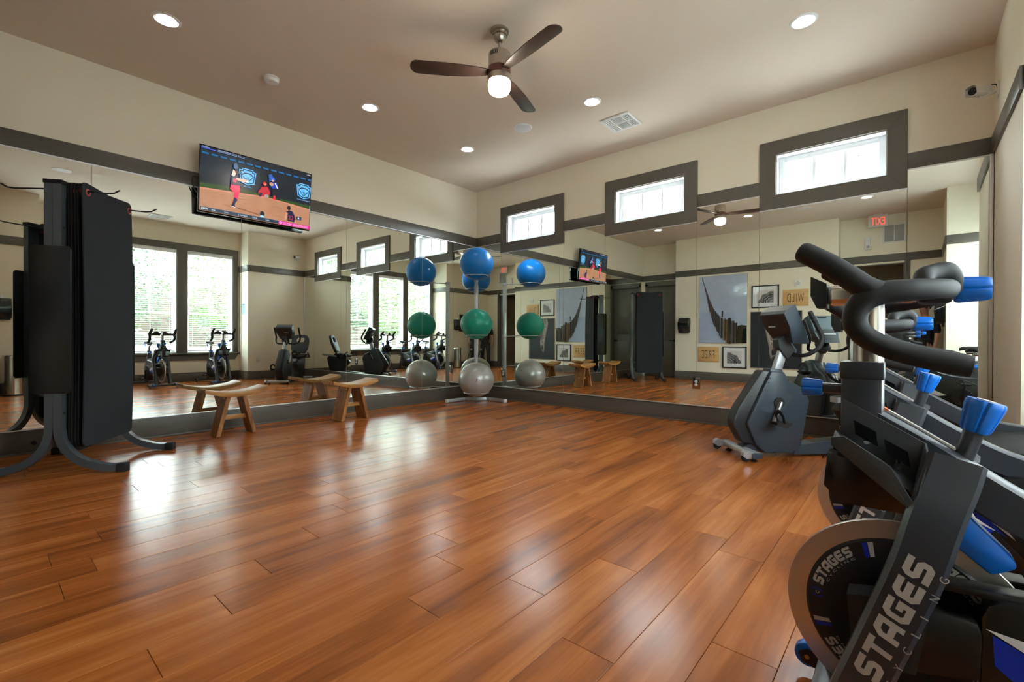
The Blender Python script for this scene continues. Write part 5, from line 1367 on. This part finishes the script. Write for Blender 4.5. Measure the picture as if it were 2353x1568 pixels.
# local frame: faces -Y, right hand at -X, feet on z = 0
PE = thing('person', 'person in a black shirt standing behind the tripod, arms hanging', 'person', (6.05, -6.225, 0))
PE.rotation_euler = (0, 0, radians(225))
J = []; E_ = []
def jt(p, r, par=None):
    J.append((p, r)); i = len(J) - 1
    if par is not None: E_.append((par, i))
    return i
pel = jt((0, .0, .93), (.155, .115))
ab = jt((0, -.005, 1.08), (.145, .105), pel); ch = jt((0, .0, 1.27), (.165, .115), ab); sh_ = jt((0, .015, 1.41), (.12, .085), ch); nk = jt((0, .015, 1.50), .056, sh_); hb_ = jt((0, .0, 1.575), .062, nk)
hd_ = jt((0, -.012, 1.655), (.078, .092), hb_); ht = jt((0, -.005, 1.725), (.066, .078), hd_)
ARM = {}
for s in (-1, 1):
    a = jt((s * .175, .015, 1.405), .066, sh_); b_ = jt((s * .225, .02, 1.26), .050, a); c = jt((s * .245, .015, 1.11), .042, b_); d_ = jt((s * .25, -.03, .96), .034, c); w_ = jt((s * .245, -.06, .865), .026, d_)
    ARM[s] = w_
    h = jt((s * .095, .0, .86), .095, pel); k = jt((s * .11, -.012, .50), .062, h); k2 = jt((s * .115, .01, .34), .058, k); an = jt((s * .12, .02, .09), .04, k2)
    ft = jt((s * .125, -.05, .045), (.042, .04), an); to = jt((s * .135, -.16, .03), (.042, .03), ft)
body = skinned('body', J, E_, SKIN, PE)
# palms and fingers, one hand each
for s in (-1, 1):
    J = []; E_ = []
    w_ = jt((s * .245, -.06, .868), .026); pm = jt((s * .243, -.072, .825), (.034, .016), w_); kn = jt((s * .241, -.080, .785), (.036, .014), pm)
    for q, (dx, L) in enumerate(((-.028, .066), (-.009, .075), (.010, .070), (.028, .055))):
        f0 = jt((s * .240 + .0, -.080 + dx, .778), .0088, kn); f1 = jt((s * .232, -.083 + dx, .778 - L * .5), .0082, f0); f2 = jt((s * .216, -.083 + dx, .778 - L * .85), .0072, f1)
    t0 = jt((s * .232, -.108, .822), .011, pm); t1 = jt((s * .222, -.122, .79), .0095, t0); t2 = jt((s * .214, -.122, .765), .008, t1)
    skinned('hand', J, E_, SKIN, PE)
# face and hair
hz = 1.655
ob('nose', MB().hull([(0, -.122, 1.638), (-.014, -.095, 1.63), (.014, -.095, 1.63), (0, -.092, 1.685), (-.006, -.095, 1.68), (.006, -.095, 1.68)]), SKIN, PE)
ob('mouth', MB().sphere((0, -.088, 1.598), .022, (1, .35, .28)), mat('lips', (.35, .10, .09), .5), PE)
for s in (-1, 1):
    e = ob('eye', MB().sphere((s * .03, -.086, 1.668), .0115), PRINTW, PE); ob('iris', MB().sphere((s * .03, -.0935, 1.668), .0058), HAIR, e)
    ob('eyebrow', MB().sphere((s * .031, -.09, 1.692), .018, (1, .3, .22)), HAIR, PE)
    ob('ear', MB().sphere((s * .083, .004, 1.652), .03, (.35, .6, 1)), SKIN, PE)
ob('hair', MB().sphere((0, .016, 1.70), .098, (.93, 1.08, .86)), HAIR, PE)
# clothes follow the body
J = []; E_ = []
p00 = jt((0, 0, .80), (.185, .145)); p0 = jt((0, 0, .92), (.182, .14), p00); p1 = jt((0, -.005, 1.08), (.165, .125), p0); p2 = jt((0, 0, 1.27), (.182, .132), p1); p3 = jt((0, .015, 1.405), (.135, .10), p2); p4 = jt((0, .015, 1.46), .075, p3)
for s in (-1, 1):
    a = jt((s * .178, .015, 1.405), .080, p3); b_ = jt((s * .228, .02, 1.26), .068, a); c = jt((s * .242, .018, 1.15), .064, b_)
skinned('shirt', J, E_, SHIRT, PE)
J = []; E_ = []
p0 = jt((0, 0, .98), (.158, .122)); p1 = jt((0, 0, .90), (.17, .13), p0)
for s in (-1, 1):
    h = jt((s * .098, 0, .80), .105, p1); k = jt((s * .112, -.012, .50), .080, h); an = jt((s * .12, .015, .10), .066, k)
skinned('trousers', J, E_, PANTS, PE)
for s in (-1, 1):
    ob('shoe', MB().hull([(s * .13 + x, y, z) for x, y, z in ((-.045, .07, 0), (.045, .07, 0), (.05, -.12, 0), (-.05, -.12, 0), (0, -.215, 0), (-.04, .06, .07), (.04, .06, .07), (.04, -.08, .075), (-.04, -.08, .075), (.03, -.18, .045), (-.03, -.18, .045))]), RUBBER, PE)

TPx, TPy = 5.985, -5.945
t = thing('camera_tripod', 'black camera tripod with a blue collar in front of the person', 'tripod', (TPx, TPy, 0))
ob('centre_column', MB().cyl((0, 0, .45), (0, 0, .90), .013), BLACK, t)
ob('collar', MB().lathe([(0, .60), (.03, .60), (.036, .62), (.034, .66), (.02, .68), (0, .68)]), ALU, t)
ob('blue_ring', MB().lathe([(0, .885), (.024, .885), (.024, .91), (0, .91)]), BLUE, t)
ob('head', MB().cyl((0, 0, .90), (0, 0, .955), .022).box((-.03, -.03, .95), (.03, .03, .965), .003), BLACK, t)
for k in range(3):
    a = radians(15 + 120 * k); lg = ob('leg', MB().cyl((.025 * cos(a), .025 * sin(a), .64), (.14 * cos(a), .14 * sin(a), .30), .013).cyl((.14 * cos(a), .14 * sin(a), .31), (.23 * cos(a), .23 * sin(a), .012), .0095), BLACK, t)
    ob('rubber_tip', MB().cyl((.228 * cos(a), .228 * sin(a), .02), (.234 * cos(a), .234 * sin(a), 0), .012), RUBBER, lg)
t = thing('photo_camera', 'black photo camera mounted on the tripod', 'camera', (TPx, TPy, .965))
vd = Vector((-.653, .757, 0)); q = vd.to_track_quat('Y', 'Z').to_matrix().to_4x4()
ob('camera_body', MB().box((-.068, -.035, 0), (.068, .030, .095), .012).box((-.028, -.03, .09), (.028, .02, .118), .008).xf(q), BLACK, t)
ob('lens_barrel', MB().cyl((0, .025, .05), (0, .058, .05), .034, bev=.003).xf(q), BLACK, t)

# ================================================================== outdoors
GROUNDM = mat('grass_ground', (.04, .08, .02), .9, var=.3, vscale=3)
ob('ground', MB().box((-40, -40, -.40), (60, 50, -.27)), GROUNDM, kind='structure')
ob('bounce_pavement', MB().box((7.25, -14, -.30), (11.2, 8, -.25)).box((-6, .2, -.30), (7.25, 6, -.25)), mat('pale_bounce_concrete', (.58, .57, .54), .9, var=.06, vscale=2), kind='structure')  # unseen apron by the building, added pale to bounce daylight onto the ceiling
ob('driveway', MB().box((11.9, -14, -.30), (14.6, 8, -.255)), mat('grey_asphalt', (.12, .12, .125), .95, var=.06, vscale=2), kind='structure')
BARK = mat('bark', (.08, .06, .045), .9, bump=.4, bscale=30)
LEAFS = [mat('leaf_green', (.05, .105, .025), .6, var=.35, vscale=3), mat('leaf_light_green', (.085, .15, .04), .6, var=.35, vscale=3), mat('leaf_dark_green', (.035, .075, .03), .6, var=.35, vscale=3)]
def tree(x, y, h, r, label, li, seed, group):
    t = thing('garden_tree', label, 'tree', (x, y, -.25), 0, group)
    rr = random.Random(seed)
    ob('trunk', MB().tube([(0, 0, 0), (.05, .03, h * .3), (.0, .08, h * .62)], [.14, .11, .05], seg=8, sub=3).tube([(.04, .03, h * .32), (r * .5, .1, h * .6)], [.07, .02], seg=6).tube([(.04, .03, h * .36), (-r * .45, -.2, h * .66)], [.07, .02], seg=6), BARK, t)
    vs_ = []; fs = []
    for k in range(5000):
        a = rr.random() * 2 * pi; u = rr.random() ** .5; zz = rr.uniform(-1, 1); q = math.sqrt(max(0, 1 - zz * zz)) * u ** .6
        lump = 1 + .25 * sin(3 * a + seed) * cos(4 * zz)
        c = Vector((cos(a) * q * r * lump, sin(a) * q * r * lump, h * .66 + zz * h * .34))
        d1 = Vector((rr.uniform(-1, 1), rr.uniform(-1, 1), rr.uniform(-1, 1))).normalized(); d2 = d1.orthogonal().normalized(); s = rr.uniform(.05, .12)
        i = len(vs_); vs_ += [tuple(c + d1 * s), tuple(c + d2 * s * .5), tuple(c - d1 * s), tuple(c - d2 * s * .5)]; fs.append((i, i + 1, i + 2, i + 3))
    me = bpy.data.meshes.new('foliage'); me.from_pydata(vs_, [], fs); me.materials.append(LEAFS[li])
    o = bpy.data.objects.new('foliage', me); COL.objects.link(o); o.parent = t; o['kind'] = 'stuff'
tree(15.0, 0.6, 5.2, 1.7, 'leafy green tree outside the tall windows, nearest the back wall', 1, 1, 'trees outside the tall windows')
tree(16.2, -4.2, 6.0, 1.9, 'large leafy tree straight outside the middle tall window', 0, 2, 'trees outside the tall windows')
tree(13.6, -8.2, 4.6, 1.6, 'pale green tree outside the tall window nearest the camera', 1, 3, 'trees outside the tall windows')
tree(20.0, 4.8, 6.5, 2.6, 'dark green tree far outside beyond the parked car', 2, 4, 'trees outside the tall windows')
tree(-2.2, 8.2, 5.6, 1.7, 'leafy tree seen through the small window nearest the corner', 1, 5, 'trees outside the small windows')
tree(2.6, 11.5, 5.4, 1.9, 'leafy tree seen through the middle small window', 0, 6, 'trees outside the small windows')
tree(11.0, 3.2, 4.4, 1.5, 'small green tree at the far end of the stone wall', 0, 7, 'trees outside the tall windows')
tree(20.5, -1.6, 6.2, 2.0, 'tall dark tree behind the large leafy tree', 2, 8, 'trees outside the tall windows')
tree(19.0, -9.5, 6.2, 2.2, 'tall dark tree behind the pale green tree', 2, 9, 'trees outside the tall windows')
def hedge(x0, x1, y0, y1, h, label, seed):
    t = thing('backdrop_hedge', label, 'hedge', ((x0 + x1) / 2, (y0 + y1) / 2, -.25)); rr = random.Random(seed)
    wx, wy = (x1 - x0) / 2, (y1 - y0) / 2
    ob('stems', MB().box((-wx * .6, -wy + .1, 0), (wx * .6, wy - .1, h - .25), .05), BARK, t)
    vs_ = []; fs = []
    for k in range(5200):
        c = Vector((rr.uniform(-wx, wx), rr.uniform(-wy, wy), rr.uniform(.02, h + .12 * sin(k))))
        if rr.random() < .6: c.x = (-wx if rr.random() < .7 else wx) + rr.uniform(-.08, .08)
        d1 = Vector((rr.uniform(-1, 1), rr.uniform(-1, 1), rr.uniform(-1, 1))).normalized(); d2 = d1.orthogonal().normalized(); s = rr.uniform(.07, .14)
        i = len(vs_); vs_ += [tuple(c + d1 * s), tuple(c + d2 * s * .6), tuple(c - d1 * s), tuple(c - d2 * s * .6)]; fs.append((i, i + 1, i + 2, i + 3))
    me = bpy.data.meshes.new('foliage'); me.from_pydata(vs_, [], fs); me.materials.append(LEAFS[2])
    o = bpy.data.objects.new('foliage', me); COL.objects.link(o); o.parent = t; o['kind'] = 'stuff'
hedge(25.5, 26.5, -16, 10, 4.6, 'tall dark hedge added far behind the trees to cover bright sky', 21)  # added dark backdrop, blocks low sky so the blind slats stand out
BRICKW = mat('pale_stone', (.20, .20, .21), .9, var=.15, vscale=6)
t = thing('garden_wall', 'low pale stone garden wall outside the tall windows', 'wall', (11.6, -3.0, -.25))
sm = None; rb = random.Random(2)
for row in range(5):
    for k in range(22):
        y = -5.5 + k * .5 + (.25 if row % 2 else 0)
        if sm is None:
            o = ob('stone', MB().box((-.15, -.24, .005), (.15, .24, .195), .012), BRICKW, t); sm = o.data
        else: o = bpy.data.objects.new('stone', sm); COL.objects.link(o); o.parent = t
        o.location = (rb.uniform(-.012, .012), y, row * .2)
CARP = mat('white_car_paint', (.55, .57, .60), .25, coat=1.0)
t = thing('parked_car', 'silver car parked beyond the stone wall', 'car', (13.2, -3.2, -.25), radians(90))
ob('car_body', MB().prism([(-2.2, .35), (-2.2, .8), (-1.9, .92), (-1.0, .98), (-.4, 1.42), (.9, 1.45), (1.6, 1.02), (2.15, .95), (2.2, .4), (1.7, .25), (-1.8, .25)], -.85, .85, 'xz', .06), CARP, t)
ob('car_window', MB().prism([(-.85, 1.0), (-.35, 1.36), (.85, 1.39), (1.4, 1.04)], -.862, .862, 'xz'), GLOSSBLACK, t)
for x in (-1.4, 1.4):
    for s in (-1, 1):
        w_ = ob('wheel', MB().cyl((x, s * .86, .32), (x, s * .68, .32), .32, bev=.03, seg=28), RUBBER, t); ob('hub_cap', MB().cyl((x, s * .87, .32), (x, s * .84, .32), .18), ALU, w_)
ob('tail_light', MB().box((2.14, -.8, .75), (2.2, -.5, .88)).box((2.14, .5, .75), (2.2, .8, .88)), mat('red_lamp', (.5, .02, .02), .3), t)
LPM = mat('pale_lamp_metal', (.35, .38, .42), .5)
t = thing('street_lamp', 'pale lantern lamp post outside the right-hand small window', 'lamp post', (5.17, 3.0, -.25))
ob('pole', MB().cyl((0, 0, 0), (0, 0, 3.80), .045).cyl((0, 0, 3.7), (0, 0, 3.86), .06, .09), LPM, t)
ob('lantern_shade', MB().lathe([(.06, 3.86), (.10, 3.90), (.14, 4.05), (.15, 4.10), (.02, 4.10)]), LPM, t)
ob('lantern_cap', MB().lathe([(.17, 4.10), (.16, 4.13), (.05, 4.22), (0, 4.24), (0, 4.10)]), LPM, t)
